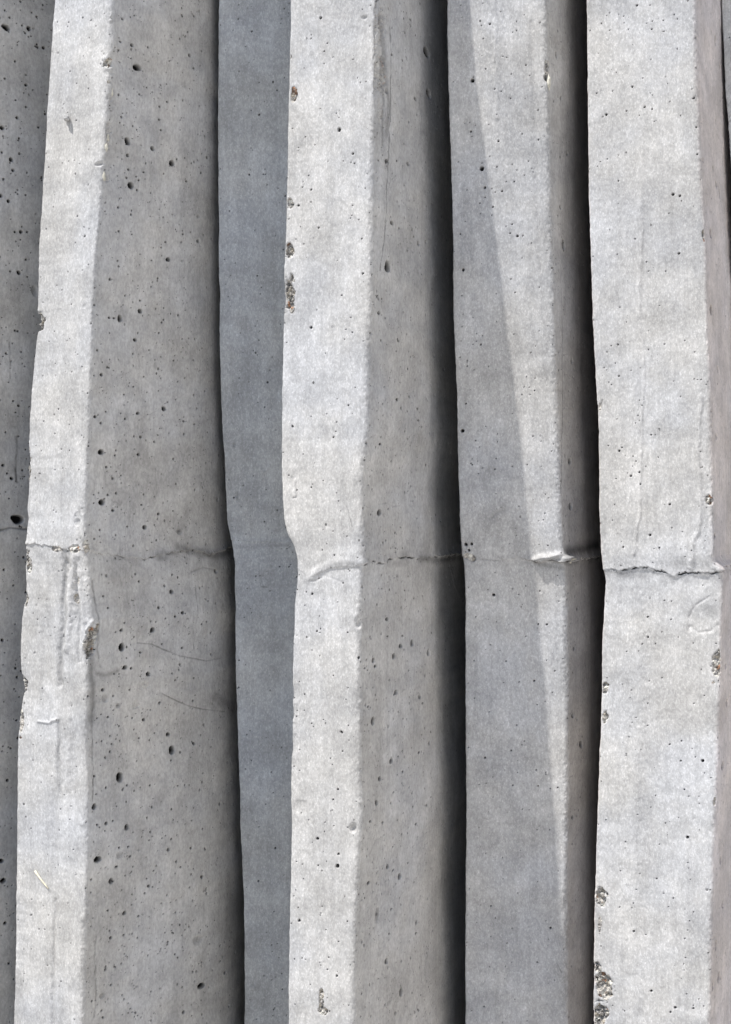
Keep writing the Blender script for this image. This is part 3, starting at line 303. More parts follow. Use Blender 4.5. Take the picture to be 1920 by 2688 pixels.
 (3, 1, 76.1, 258.0, 1.94, 1.02, 0),
 (3, 1, 104.9, 258.1, 3.02, 1.98, 0),
 (3, 1, 14.5, 178.6, 2.67, 1.46, 0),
 (3, 1, 10.4, 193.0, 1.77, 0.97, 0),
 (3, 1, 131.1, 389.0, 2.08, 1.06, 0),
 (3, 1, 150.6, 421.3, 2.12, 1.07, 0),
 (3, 1, 115.6, 309.1, 2.04, 1.05, 0),
 (3, 1, 50.0, 157.4, 1.87, 1.0, 0),
 (3, 1, 28.3, -0.4, 3.6, 2.82, 0),
 (3, 1, 51.0, 103.6, 2.34, 1.25, 0),
 (3, 1, 25.1, 61.5, 2.25, 1.23, 0),
 (3, 1, 90.5, 97.5, 1.97, 1.03, 0),
 (3, 1, 91.4, 86.9, 1.97, 1.03, 0),
 (3, 1, 164.3, 142.2, 3.22, 1.62, 0),
 (3, 1, 129.7, 151.4, 2.07, 1.06, 0),
 (3, 1, 164.9, -8.1, 2.67, 1.35, 0),
 (3, 1, 115.8, 45.5, 2.53, 1.31, 0),
 (3, 1, 93.4, -124.1, 3.92, 3.43, 0),
 (3, 1, 71.3, -125.2, 2.86, 1.93, 0),
 (3, 1, 58.3, -133.3, 2.8, 2.87, 0),
 (3, 1, 128.2, -136.2, 4.1, 3.52, 0),
 (3, 1, 22.6, -134.1, 2.67, 2.34, 0),
 (3, 1, 26.6, -139.4, 2.24, 1.23, 0),
 (3, 1, 47.5, -114.1, 1.84, 1.0, 0),
 (3, 1, 46.2, -98.3, 2.76, 1.5, 0),
 (3, 1, 75.2, -115.8, 1.91, 1.02, 0),
 (3, 1, 61.8, -167.0, 2.82, 2.4, 0),
 (3, 1, 106.8, -176.4, 2.5, 1.98, 0),
 (3, 1, 112.2, -183.5, 2.01, 1.04, 0),
 (3, 1, 21.4, -188.8, 3.56, 4.2, 0),
 (3, 1, 14.0, -174.5, 1.76, 0.98, 0),
 (3, 1, 128.0, -223.9, 2.56, 2.01, 0),
 (3, 1, 53.5, -229.6, 2.79, 2.39, 0),
 (3, 1, 74.0, -242.9, 1.91, 1.02, 0),
 (3, 1, 104.9, -229.5, 1.99, 1.04, 0),
 (3, 1, 33.6, -242.8, 2.71, 2.35, 0),
 (3, 1, 26.1, -263.2, 2.69, 2.34, 0),
 (3, 1, 15.1, -277.7, 2.2, 1.22, 0),
 (3, 1, 37.5, -283.3, 1.82, 0.99, 0),
 (3, 1, 101.1, -297.0, 1.98, 1.04, 0),
 (3, 1, 51.7, -326.7, 2.77, 2.38, 0),
 (3, 1, 75.9, -341.0, 3.82, 3.39, 0),
 (3, 1, 62.8, -332.5, 1.88, 1.01, 0),
 (3, 1, 19.4, -334.1, 2.65, 1.47, 0),
 (3, 1, 37.7, -367.1, 4.52, 8.5, 1),
 (3, 1, 110.5, -392.9, 1.99, 1.98, 0),
 (3, 1, 62.6, -368.4, 1.87, 1.01, 0),
 (3, 1, 60.0, -390.7, 1.86, 1.01, 0),
 (3, 1, 55.3, -414.8, 2.77, 2.87, 0),
 (3, 1, 81.9, -451.1, 3.83, 4.87, 0),
 (3, 1, 72.0, -467.8, 1.89, 1.93, 0),
 (3, 1, 110.1, -403.5, 1.99, 1.04, 0),
 (4, 0, 0.2467, 400.2, 1.95, 1.97, 0),
 (4, 0, 0.3158, 319.9, 1.96, 1.98, 0),
 (4, 0, 0.2147, 354.4, 0.96, 0.97, 0),
 (4, 0, 0.3434, 302.6, 1.14, 1.15, 0),
 (4, 0, 0.1033, 228.3, 1.32, 1.34, 0),
 (4, 0, 0.4928, 343.5, 0.95, 0.96, 0),
 (4, 0, 0.4325, 449.8, 0.99, 1.0, 0),
 (4, 0, 0.6625, 256.7, 1.22, 1.23, 0),
 (4, 0, 0.4733, 320.5, 0.78, 0.79, 0),
 (4, 0, 0.421, 284.5, 0.87, 0.88, 0),
 (4, 0, 0.7174, 256.8, 0.7, 0.7, 0),
 (4, 0, 0.2822, -79.5, 1.43, 1.45, 0),
 (4, 0, 0.0509, 77.4, 1.87, 1.9, 0),
 (4, 0, 0.2621, 158.2, 0.88, 0.89, 0),
 (4, 0, 0.0947, 103.3, 0.89, 0.9, 0),
 (4, 0, 0.7252, -106.9, 0.89, 0.9, 0),
 (4, 0, 0.6783, -161.6, 0.89, 0.9, 0),
 (4, 0, 0.809, -107.1, 0.89, 0.9, 0),
 (4, 0, 0.188, -238.5, 0.99, 1.01, 0),
 (4, 0, 0.3005, -274.7, 1.36, 1.38, 1),
 (4, 0, 0.45, -230.2, 0.72, 0.73, 0),
 (4, 0, 0.8404, -402.5, 0.99, 1.01, 0),
 (4, 0, 0.0416, -31.2, 1.79, 1.82, 0),
 (4, 0, 0.1013, -30.7, 1.34, 1.36, 0),
 (4, 0, 0.0676, -36.8, 1.35, 1.36, 0),
 (4, 0, 0.518, 298.3, 0.87, 0.88, 0),
 (4, 0, 0.7861, 409.6, 0.73, 0.74, 0),
 (4, 0, 0.6446, 306.1, 0.74, 0.74, 0),
 (4, 0, 0.8974, 342.0, 0.73, 0.74, 0),
 (4, 1, 26.1, 251.9, 3.5, 5.35, 0),
 (4, 1, 29.2, 385.5, 2.3, 2.41, 0),
 (4, 1, 39.6, 337.8, 2.35, 1.95, 0),
 (4, 1, 23.6, 48.1, 3.58, 2.96, 0),
 (4, 1, 22.4, 5.6, 3.59, 3.46, 0),
 (4, 1, 30.7, -226.6, 4.97, 4.03, 0),
 (4, 1, 24.5, -93.2, 2.44, 1.99, 0),
 (4, 1, 11.9, -195.8, 2.42, 2.49, 0),
 (4, 1, 12.0, -294.7, 2.43, 2.0, 0),
 (4, 1, 21.3, 422.5, 3.41, 3.83, 1),
 (4, 1, 22.2, 285.0, 2.31, 1.94, 0),
 (4, 1, 37.8, 145.0, 2.4, 2.97, 0),
 (4, 1, 16.5, -130.9, 2.42, 1.99, 0),
 (4, 1, 0.0, 397.4, 4.41, 4.25, 0),
 (5, 0, 0.1711, 363.8, 1.11, 1.08, 0),
 (5, 0, 0.4676, 459.8, 1.01, 0.99, 0),
 (5, 0, 0.414, 386.5, 0.88, 0.86, 0),
 (5, 0, 0.5201, 367.0, 0.96, 0.94, 0),
 (5, 0, 0.7427, 286.0, 1.3, 1.28, 0),
 (5, 0, 0.8005, 284.3, 1.08, 1.06, 0),
 (5, 0, 0.9615, 370.3, 0.95, 0.93, 0),
 (5, 0, 0.9744, 344.0, 0.86, 0.84, 0),
 (5, 0, 0.7702, 232.8, 1.09, 1.06, 0),
 (5, 0, 0.2084, 124.4, 0.88, 0.86, 0),
 (5, 0, 0.2129, 153.2, 0.88, 0.86, 0),
 (5, 0, 0.4429, -20.9, 1.23, 1.2, 0),
 (5, 0, 0.2877, 32.9, 0.97, 0.95, 0),
 (5, 0, 0.188, 56.0, 0.97, 0.95, 0),
 (5, 0, 0.3642, 36.1, 0.88, 0.86, 0),
 (5, 0, 0.6258, 6.9, 0.96, 0.94, 0),
 (5, 0, 0.3783, -95.5, 0.88, 0.86, 0),
 (5, 0, 0.3884, -113.9, 0.88, 0.86, 0),
 (5, 0, 0.876, -223.2, 1.3, 1.27, 0),
 (5, 0, 0.7738, -292.7, 1.3, 1.28, 0),
 (5, 0, 0.3389, -382.1, 0.97, 0.95, 0),
 (5, 0, 0.668, -451.3, 0.87, 0.85, 0),
 (5, 0, 0.7049, -446.7, 1.22, 1.19, 0),
 (5, 0, 0.5002, -434.5, 1.1, 1.07, 0),
 (5, 0, 0.8553, -445.4, 0.87, 0.85, 0),
 (5, 0, 0.7679, -309.0, 0.87, 0.85, 1),
 (5, 0, 0.9425, -337.9, 1.73, 1.69, 1),
 (5, 0, 0.9711, 319.9, 0.86, 0.84, 0),
 (5, 0, 1.019, 315.0, 0.95, 0.93, 0),
 (5, 0, 0.1983, -32.1, 0.8, 0.78, 0),
 (5, 0, 0.5883, 364.2, 0.74, 0.73, 0),
 (5, 0, 0.3567, 365.1, 0.7, 0.69, 0),
 (5, 0, 0.3712, 25.4, 0.88, 0.86, 0),
 (5, 0, 0.5223, -32.6, 0.79, 0.77, 0),
 (5, 0, 0.6922, -224.5, 0.74, 0.72, 0),
 (5, 0, 0.2513, -301.7, 0.66, 0.65, 0),
 (5, 0, 0.8169, -276.2, 0.87, 0.85, 1),
 (5, 1, 82.8, 446.9, 5.92, 4.91, 0),
 (5, 1, 26.6, 254.6, 5.6, 4.71, 0),
 (5, 1, 14.8, 182.5, 6.02, 5.14, 0),
 (5, 1, 9.7, 317.1, 3.37, 2.33, 0),
 (5, 1, 61.8, 305.7, 3.89, 3.39, 0),
 (5, 1, 76.8, 300.5, 3.49, 4.4, 0),
 (5, 1, 51.0, 318.0, 3.58, 2.88, 0),
 (5, 1, 106.5, 337.1, 2.58, 3.99, 0),
 (5, 1, 34.9, 130.7, 4.32, 2.85, 0),
 (5, 1, 18.5, 68.1, 3.77, 2.81, 0),
 (5, 1, 4.8, -21.4, 3.72, 2.32, 0),
 (5, 1, 31.8, -174.1, 4.95, 3.79, 0),
 (5, 1, 19.7, -139.9, 3.91, 2.81, 0),
 (5, 1, 20.7, -229.8, 4.35, 3.76, 0),
 (5, 1, 28.9, -317.4, 4.34, 3.78, 0),
 (5, 1, 20.2, -393.0, 4.74, 4.22, 0),
 (5, 1, 9.6, -426.3, 4.65, 4.19, 0),
 (5, 1, 35.6, -426.3, 4.84, 4.75, 0),
 (5, 1, 47.8, -363.5, 3.71, 3.83, 0),
 (5, 1, 74.6, 367.9, 2.46, 2.93, 0),
 (5, 1, 103.4, 427.3, 2.54, 2.49, 0)]
# raised or sunk lines: fin, face, points, width, height, dirt
LINES = [(5, 0, [(0.4676, 288.8), (0.4615, 252.2), (0.4227, 211.6), (0.4098, 178.9), (0.4325, 154.2), (0.4283, 125.6), (0.3974, 88.8), (0.3853, 56.1), (0.3671, 23.4), (0.3689, 2.9), (0.3279, -17.6), (0.2967, -38.2)], 1.4, 0.99, 0), (5, 0, [(0.2248, -21.8), (0.2874, 27.5)], 1.0, 0.27, 0), (5, 0, [(0.4117, -9.4), (0.4316, 31.5)], 0.8, 0.18, 0), (5, 0, [(0.2644, -67.0), (0.309, -149.1), (0.3043, -231.3), (0.3169, -313.4), (0.3406, -395.2), (0.3708, -466.2)], 7.2, 1.26, 0), (5, 0, [(0.2646, 467.0), (0.2802, 454.5), (0.2992, 441.9)], 1.0, 0.54, 0), (5, 0, [(0.9207, 103.6), (0.8903, 71.4), (0.8759, 47.2), (0.891, 31.1), (0.8883, -1.2), (0.8703, -17.4), (0.8263, -23.4), (0.814, -41.6), (0.753, -50.6)], 2.0, 1.35, 0), (5, 0, [(0.9837, 14.9), (0.9906, -17.3), (0.9888, -37.4)], 2.4, 1.44, 0), (5, 0, [(0.7283, -106.6), (0.7311, -94.5), (0.7756, -84.2), (0.8843, -75.9)], 1.2, -0.63, 0), (5, 0, [(0.7348, -103.4), (0.8035, -108.0), (0.9149, -106.8), (0.9686, -101.0)], 1.4, -0.81, 0), (5, 0, [(0.0577, 106.3), (0.0922, 93.8), (0.1697, 83.3)], 0.8, -0.27, 0.1), (5, 0, [(0.0237, 96.1), (0.0477, 103.0)], 0.8, -0.54, 0.4), (1, 0, [(0.679, -45.6), (0.639, -61.8), (0.5835, -82.2), (0.6003, -106.5), (0.6099, -126.7), (0.5822, -155.1)], 2.8, -2.34, 0.12), (1, 0, [(0.8547, -39.4), (0.7752, -61.6), (0.7138, -81.9), (0.6976, -106.2), (0.7173, -122.2)], 3.6, 2.34, 0), (1, 0, [(0.8796, -53.4), (0.8807, -73.5), (0.9097, -97.5)], 2.4, 1.62, 0), (1, 0, [(0.8502, -47.4), (0.8204, -77.6), (0.8518, -105.7), (0.8866, -133.7)], 1.6, -1.26, 0.1), (1, 0, [(0.2656, -42.0), (0.2588, -78.9), (0.3611, -119.5), (0.3845, -156.1)], 4.0, -0.9, 0), (1, 0, [(0.595, -187.5), (0.6125, -207.7), (0.5869, -232.2), (0.6135, -252.2)], 2.0, -1.44, 0.08), (1, 0, [(0.2891, -190.0), (0.4612, -190.3), (0.5, -188.0), (0.594, -186.7)], 1.2, 0.9, 0), (1, 0, [(0.5812, -349.8), (0.5705, -374.2), (0.5752, -402.5), (0.5631, -431.0), (0.5716, -460.9)], 2.0, -1.26, 0.08), (1, 0, [(0.7084, -170.7), (0.766, -202.6), (0.7223, -247.4)], 4.0, 1.08, 0), (1, 0, [(1.0162, -97.2), (0.9536, -105.3), (0.9511, -121.4)], 1.6, 1.8, 0), (1, 0, [(0.799, 336.6), (0.87, 287.8), (0.8417, 247.8), (0.8426, 215.7), (0.7969, 175.7)], 3.6, 0.63, 0), (3, 0, [(0.2096, -60.1), (0.2772, -53.9), (0.4158, -48.9), (0.5869, -45.5), (0.8246, -43.7), (1.0617, -45.1)], 4.0, 1.5, 0), (3, 0, [(0.2813, -41.8), (0.6275, -38.3), (1.0262, -36.4)], 6.4, 1.2, 0), (3, 0, [(0.3855, -59.1), (0.2837, -62.0), (0.213, -62.1)], 1.2, -0.8, 0.05), (3, 0, [(0.4189, -57.0), (0.5983, -60.8), (0.7052, -62.3)], 0.8, -0.3, 0), (3, 0, [(0.1282, 38.7), (0.1321, 33.4)], 3.2, 0.9, 0), (3, 0, [(0.1643, 28.1), (0.1675, 21.2), (0.1574, 15.1)], 1.6, 0.7, 0), (3, 0, [(0.1811, 27.3), (0.179, 13.4), (0.1381, 12.6)], 0.72, -0.5, 0.3), (3, 0, [(0.2704, -163.3), (0.3044, -134.9), (0.3149, -122.7)], 1.2, 0.3, 0), (3, 0, [(0.9127, 103.0), (0.9036, 71.0), (0.9545, 46.8), (0.9153, 30.9)], 2.8, 0.6, 0), (3, 0, [(0.9216, 22.8), (0.9441, 2.8), (0.9228, -9.2)], 2.4, -0.6, 0), (3, 0, [(0.3296, 94.6), (0.4191, 90.0), (0.5501, 84.5)], 0.48, -0.25, 0.3), (3, 0, [(0.8101, 4.8), (0.8454, -5.2), (0.8635, -13.2)], 0.48, -0.25, 0.3), (4, 0, [(0.4819, 470.5), (0.486, 442.0), (0.4917, 409.6), (0.489, 365.1)], 2.4, 1.08, 0), (4, 0, [(0.8505, 446.9), (0.857, 386.5), (0.8654, 314.0), (0.8849, 224.4)], 2.4, -0.72, 0.06), (4, 0, [(0.5277, 470.1), (0.5276, 389.1), (0.5209, 308.0)], 5.6, 0.63, 0), (4, 0, [(0.7246, -44.9), (0.7932, -43.1), (0.8827, -42.2), (0.9595, -40.4)], 2.4, 3.96, 0), (4, 1, [(0.0, -43.8), (13.5, -42.5)], 2.0, 3.6, 0), (4, 1, [(20.0, 210.2), (17.6, 159.9), (13.0, 100.6), (7.0, 58.1), (3.0, 15.7)], 0.64, -0.7, 0.5), (3, 1, [(24.4, 438.2), (28.5, 402.7), (27.9, 365.9), (27.3, 329.0), (25.2, 291.9), (25.1, 271.5), (21.1, 242.4), (16.1, 217.2)], 0.64, -0.6, 0.5), (3, 1, [(12.1, 434.5), (16.2, 379.1), (17.1, 330.7)], 2.0, -0.9, 0.3), (3, 1, [(27.0, 6.9), (42.8, 8.2), (52.3, 5.0), (67.1, 6.3)], 0.8, -0.3, 0.15), (3, 1, [(201.7, -54.3), (223.3, -76.1), (252.5, -91.8)], 1.6, 0.4, 0), (3, 1, [(79.8, -52.0), (90.2, -63.0), (93.6, -73.8)], 0.52, -0.2, 0.2), (1, 0, [(0.7762, -41.5), (0.7489, -65.7), (0.7198, -98.0), (0.7859, -126.0)], 6.4, 1.6, 0), (1, 0, [(0.6492, -187.2), (0.7324, -227.1), (0.7292, -267.5), (0.77, -307.4)], 5.6, 1.0, 0), (1, 0, [(0.5298, -252.9), (0.5288, -289.5), (0.5777, -329.6)], 3.6, -0.9, 0), (1, 1, [(111.2, -33.4), (137.8, -39.6), (166.1, -43.5), (200.4, -40.0)], 4.4, 0, 0.38), (1, 1, [(0.3, -105.2), (5.0, -129.6), (6.3, -153.8), (7.0, -186.0)], 3.6, -0.3, 0.35), (1, 1, [(11.6, -144.3), (21.6, -147.2), (35.7, -144.4)], 2.4, 0, 0.3), (1, 1, [(163.4, -180.6), (181.0, -189.4), (199.8, -198.8)], 6.4, 0, 0.25), (1, 1, [(124.9, 3.0), (113.7, -18.4)], 4.8, 0, 0.14), (1, 1, [(0.0, 230.8), (0.0, 174.8), (0.0, 94.8)], 1.6, 0, 0.16), (4, 1, [(7.5, -37.6), (30.5, -36.8), (80.8, -35.0), (143.3, -34.2)], 5.6, 0, 0.55), (4, 0, [(0.742, -49.2), (0.8725, -51.6), (0.9818, -53.2)], 2.8, 0, 0.3), (3, 1, [(101.1, -44.2), (148.4, -47.8), (218.8, -47.9)], 3.6, 0, 0.35), (3, 1, [(7.8, 441.2), (17.2, 407.7), (24.6, 369.1), (22.9, 340.2)], 3.6, 0, 0.32), (2, 0, [(0.282, 488.8), (0.3062, 403.6), (0.2816, 275.7)], 3.6, -0.3, 0), (2, 0, [(0.5333, 360.2), (0.5481, 232.2), (0.4936, 103.3)], 3.2, 0.35, 0), (2, 0, [(0.1574, -71.9), (0.2014, -204.6), (0.1495, -338.0)], 3.2, -0.35, 0), (2, 0, [(0.0167, -34.4), (0.1827, -33.5), (0.5127, -32.5)], 2.4, 0, 0.16), (1, 0, [(0.6996, -38.3), (0.639, -61.8), (0.6134, -106.4), (0.609, -151.0)], 3.2, 0, 0.24), (1, 0, [(0.7242, -36.7), (0.6762, -50.5)], 4.8, -0.5, 0.22), (1, 0, [(0.3433, -39.9), (0.344, -78.7), (0.3562, -115.4)], 2.8, 0, 0.08), (1, 0, [(0.595, -187.5), (0.5874, -220.0), (0.6215, -256.2)], 2.4, 0, 0.16), (1, 0, [(0.9032, 2.8), (0.8828, -11.2), (0.9269, -21.2)], 2.8, 0, 0.18), (1, 0, [(0.5494, -354.2), (0.5634, -390.5), (0.5716, -460.9)], 2.4, 0, 0.1), (2, 0, [(0.1147, 66.7), (0.1117, 63.6)], 2.0, 0, 0.2), (2, 0, [(0.105, 18.5), (0.1105, 11.9)], 2.0, 0, 0.2), (2, 0, [(0.1451, -469.5), (0.2352, -471.3), (0.1898, -484.9)], 4.0, 0, 0.13), (5, 0, [(0.0543, -32.3), (0.42, -36.0), (0.7802, -36.8)], 12.0, 0.8, 0), (4, 0, [(0.5549, 184.4), (0.5546, 121.7)], 4.8, 0, 0.07), (1, 1, [(58.3, -120.7), (74.7, -122.8), (94.2, -130.6), (111.2, -137.1), (125.8, -140.0), (148.0, -145.0), (171.0, -144.6)], 0.6, -0.5, 0.5), (1, 1, [(86.8, -169.3), (103.2, -177.4), (123.9, -186.0), (142.3, -191.2), (180.6, -198.3)], 0.52, -0.4, 0.4), (1, 1, [(7.9, -170.1), (7.8, -202.2), (8.0, -234.4), (6.4, -258.3)], 0.64, -0.6, 0.45), (1, 1, [(14.1, -380.6), (12.9, -400.5), (15.3, -429.4), (14.0, -453.2)], 0.6, -0.6, 0.45), (1, 1, [(5.2, -61.4), (7.0, -85.6), (11.4, -114.0), (15.1, -138.5)], 1.2, -0.5, 0.3), (1, 1, [(129.4, -70.6), (129.1, -96.6), (127.0, -113.7), (130.1, -131.3)], 0.56, -0.35, 0.35), (1, 1, [(124.9, -57.4), (141.2, -53.7), (160.9, -56.6)], 0.8, -0.35, 0.2), (1, 1, [(7.7, 10.9), (25.2, 19.1), (56.4, 25.7), (100.6, 22.1), (143.4, 27.1)], 0.64, -0.2, -0.15), (1, 1, [(63.5, 88.2), (79.7, 94.6), (98.7, 109.3)], 0.72, -0.3, 0.12), (1, 1, [(80.2, 40.8), (83.9, 19.8), (81.6, 11.4)], 0.6, -0.2, 0.15), (0, 1, [(169.9, 72.0), (168.5, 37.5), (169.4, 28.9)], 1.2, -0.4, 0.5), (0, 1, [(162.4, 161.9), (163.3, 127.6)], 0.8, -0.3, 0.3), (2, 0, [(0.3451, 44.7), (0.3852, 38.1), (0.4573, 44.6)], 1.6, 0.6, 0), (2, 0, [(-0.1048, -63.3), (0.1574, -71.9)], 1.2, -0.1, 0), (2, 0, [(0.2379, -73.2), (0.2983, -73.6)], 0.6, -0.3, 0.4), (4, 0, [(0.4683, 3.0), (0.3545, -1.3), (0.3076, -5.6)], 1.6, -0.54, 0.1), (4, 0, [(0.9043, -437.3), (0.9474, -445.9)], 0.48, -0.54, 0.6), (0, 1, [(152.1, -17.5), (161.4, -15.0), (173.2, -16.0), (181.2, -16.9)], 0.96, -1.6, 0.4)]
# broken arrises
CHIPS = [(1, 0, -0.0066, 172.0, 8.0, 9.4, 3.0),
 (1, 0, 0.0422, -46.4, 4.8, 10.1, 2.0),
 (1, 0, 0.0167, -36.2, 4.0, 3.6, 2.5),
 (1, 0, 0.0013, -79.5, 3.2, 9.4, 1.5),
 (1, 0, 0.0042, -159.9, 5.6, 9.4, 2.5),
 (1, 0, 0.0188, -190.7, 3.6, 14.5, 1.0),
 (1, 0, 0.0091, 39.8, 3.2, 14.5, 1.5),
 (1, 0, 0.9817, 401.0, 5.4, 5.6, 2.0),
 (1, 0, 0.9971, 382.8, 2.3, 2.1, 1.2),
 (1, 0, 0.8607, -61.4, 2.7, 4.9, 0.8),
 (1, 0, 0.8204, -77.6, 3.1, 4.2, 0.8),
 (1, 0, 1.0278, -113.1, 6.2, 16.2, 3.2),
 (1, 0, 0.8599, -32.5, 7.8, 3.5, 1.0),
 (1, 0, 0.5329, -32.8, 7.1, 2.9, 0.6),
 (1, 0, -0.0166, 56.3, 2.8, 4.3, 1.5),
 (1, 1, 4.8, -113.5, 5.2, 15.9, 2.5),
 (1, 1, 1.8, 369.2, 3.1, 4.2, -0.8),
 (1, 1, 4.2, 335.7, 3.5, 17.6, -0.9),
 (1, 1, 6.7, 298.1, 4.4, 4.2, -1.0),
 (1, 1, 2.6, -31.3, 4.3, 6.3, 0.8),
 (1, 1, 57.9, -177.5, 5.6, 4.7, -0.8),
 (1, 1, 67.5, -160.6, 8.4, 4.4, -0.5),
 (3, 0, 0.0729, 378.7, 3.3, 7.9, 1.6),
 (3, 0, 0.0124, 414.0, 1.8, 2.9, 1.0),
 (3, 0, 0.0485, 280.8, 3.3, 5.0, 1.8),
 (3, 0, 0.0619, 239.1, 5.2, 6.5, 2.6),
 (3, 0, 0.0507, 199.1, 5.9, 14.4, 2.8),
 (3, 0, 0.0882, 186.7, 2.9, 5.8, 1.5),
 (3, 0, 0.5078, -439.0, 2.5, 12.4, 1.5),
 (3, 0, 0.5354, -446.8, 4.4, 3.5, 1.5),
 (3, 0, 1.0102, 430.7, 2.9, 24.6, -1.0),
 (3, 0, 1.0248, 382.6, 2.5, 14.1, -1.0),
 (3, 1, 9.0, 433.6, 7.9, 17.7, -1.5),
 (3, 1, 12.5, 390.2, 10.6, 17.8, -1.8),
 (3, 1, 11.9, 357.8, 6.6, 10.6, -1.0),
 (4, 0, 0.0683, -43.7, 6.1, 3.8, 1.0),
 (4, 0, 0.9956, 405.5, 1.8, 8.7, 1.2),
 (4, 1, 9.8, -45.4, 3.5, 1.5, 1.5),
 (4, 1, 2.0, 405.9, 2.5, 8.7, 1.0),
 (4, 1, 33.8, -45.2, 3.6, 1.9, 1.0),
 (5, 0, 0.0286, -160.8, 3.0, 5.1, 1.5),
 (5, 0, 0.0306, -187.7, 3.4, 6.6, 1.6),
 (5, 0, 0.0538, -353.2, 5.3, 9.5, 2.4),
 (5, 0, 0.0335, -419.7, 6.0, 7.3, 2.0),
 (5, 0, 0.0852, -435.6, 12.1, 11.6, 2.6),
 (5, 0, 0.0503, -463.0, 9.1, 13.1, 3.0),
 (5, 0, 0.9732, -138.0, 5.1, 18.4, 1.6),
 (5, 0, 0.9751, 10.9, 5.1, 5.7, 2.2),
 (5, 0, 0.9962, 248.1, 2.6, 7.1, 1.5),
 (5, 0, 0.0206, 98.1, 1.5, 5.1, 0.8),
 (5, 0, 0.9896, -258.6, 1.8, 4.2, 1.0),
 (5, 0, 0.0454, -378.1, 2.3, 10.9, 0.4)]
# smooth dents and swellings
DENTS = [(5, 0, 0.8659, -94.9, 17.3, 13.7, -0.9),
 (5, 0, 0.8271, -61.8, 8.7, 6.5, -0.4),
 (5, 0, 0.6557, -66.2, 4.4, 6.5, 0.5),
 (5, 0, 0.9913, -51.1, 6.9, 4.8, 2.5),
 (3, 0, 0.0475, -162.0, 5.2, 9.0, -1.1),
 (3, 0, 0.0477, -182.3, 5.2, 8.1, -0.9),
 (3, 0, 0.0413, -210.9, 4.8, 11.4, -1.1),
 (3, 0, 0.1556, -267.4, 8.6, 8.1, -1.0),
 (3, 0, 0.0234, -98.9, 5.2, 20.3, -0.8),
 (3, 0, 0.9778, -98.0, 3.8, 5.6, -1.6),
 (3, 0, 0.8942, -281.0, 4.7, 5.2, -1.5),
 (3, 0, 0.9809, -185.3, 3.4, 4.0, 0.9),
 (3, 0, 0.9987, -169.2, 3.0, 3.2, 0.8),
 (3, 0, 0.9732, -145.3, 3.4, 4.8, 0.8),
 (3, 0, 0.9801, -225.3, 3.0, 5.6, 0.6),
 (1, 0, 0.1295, -190.1, 8.4, 12.3, -1.0),
 (1, 0, 0.7019, -41.5, 7.3, 9.7, -1.4),
 (1, 0, 0.8806, -9.2, 5.5, 10.4, -1.3),
 (1, 0, 0.8235, 67.1, 4.6, 6.4, -0.7),
 (1, 0, 0.9799, -21.2, 5.5, 5.6, 0.9),
 (1, 0, 0.976, 437.1, 2.3, 2.0, 1.0),
 (1, 0, 0.9805, 441.0, 1.8, 2.0, 0.8),
 (1, 0, 0.9891, 390.9, 6.4, 3.2, -0.8),
 (1, 0, 0.0339, 224.3, 3.3, 3.3, -0.4),
 (1, 0, 0.8652, 183.4, 2.3, 2.4, -0.5),
 (1, 0, 0.9302, -321.9, 3.6, 3.2, 0.8),
 (1, 0, 0.9644, -361.6, 4.1, 4.8, 1.2),
 (1, 0, 0.9261, -277.9, 3.2, 3.2, 0.8),
 (1, 0, 0.9928, -449.3, 4.5, 3.2, 0.9),
 (1, 0, 0.9787, 310.2, 5.5, 2.0, -1.6),
 (4, 0, 0.0571, -38.1, 6.3, 5.2, 1.2),
 (4, 0, 0.1856, -44.5, 10.7, 2.6, -0.4),
 (2, 0, 0.5137, -32.0, 26.6, 7.0, 0.6),
 (2, 0, 0.0772, -469.8, 5.4, 4.4, 0.8)]
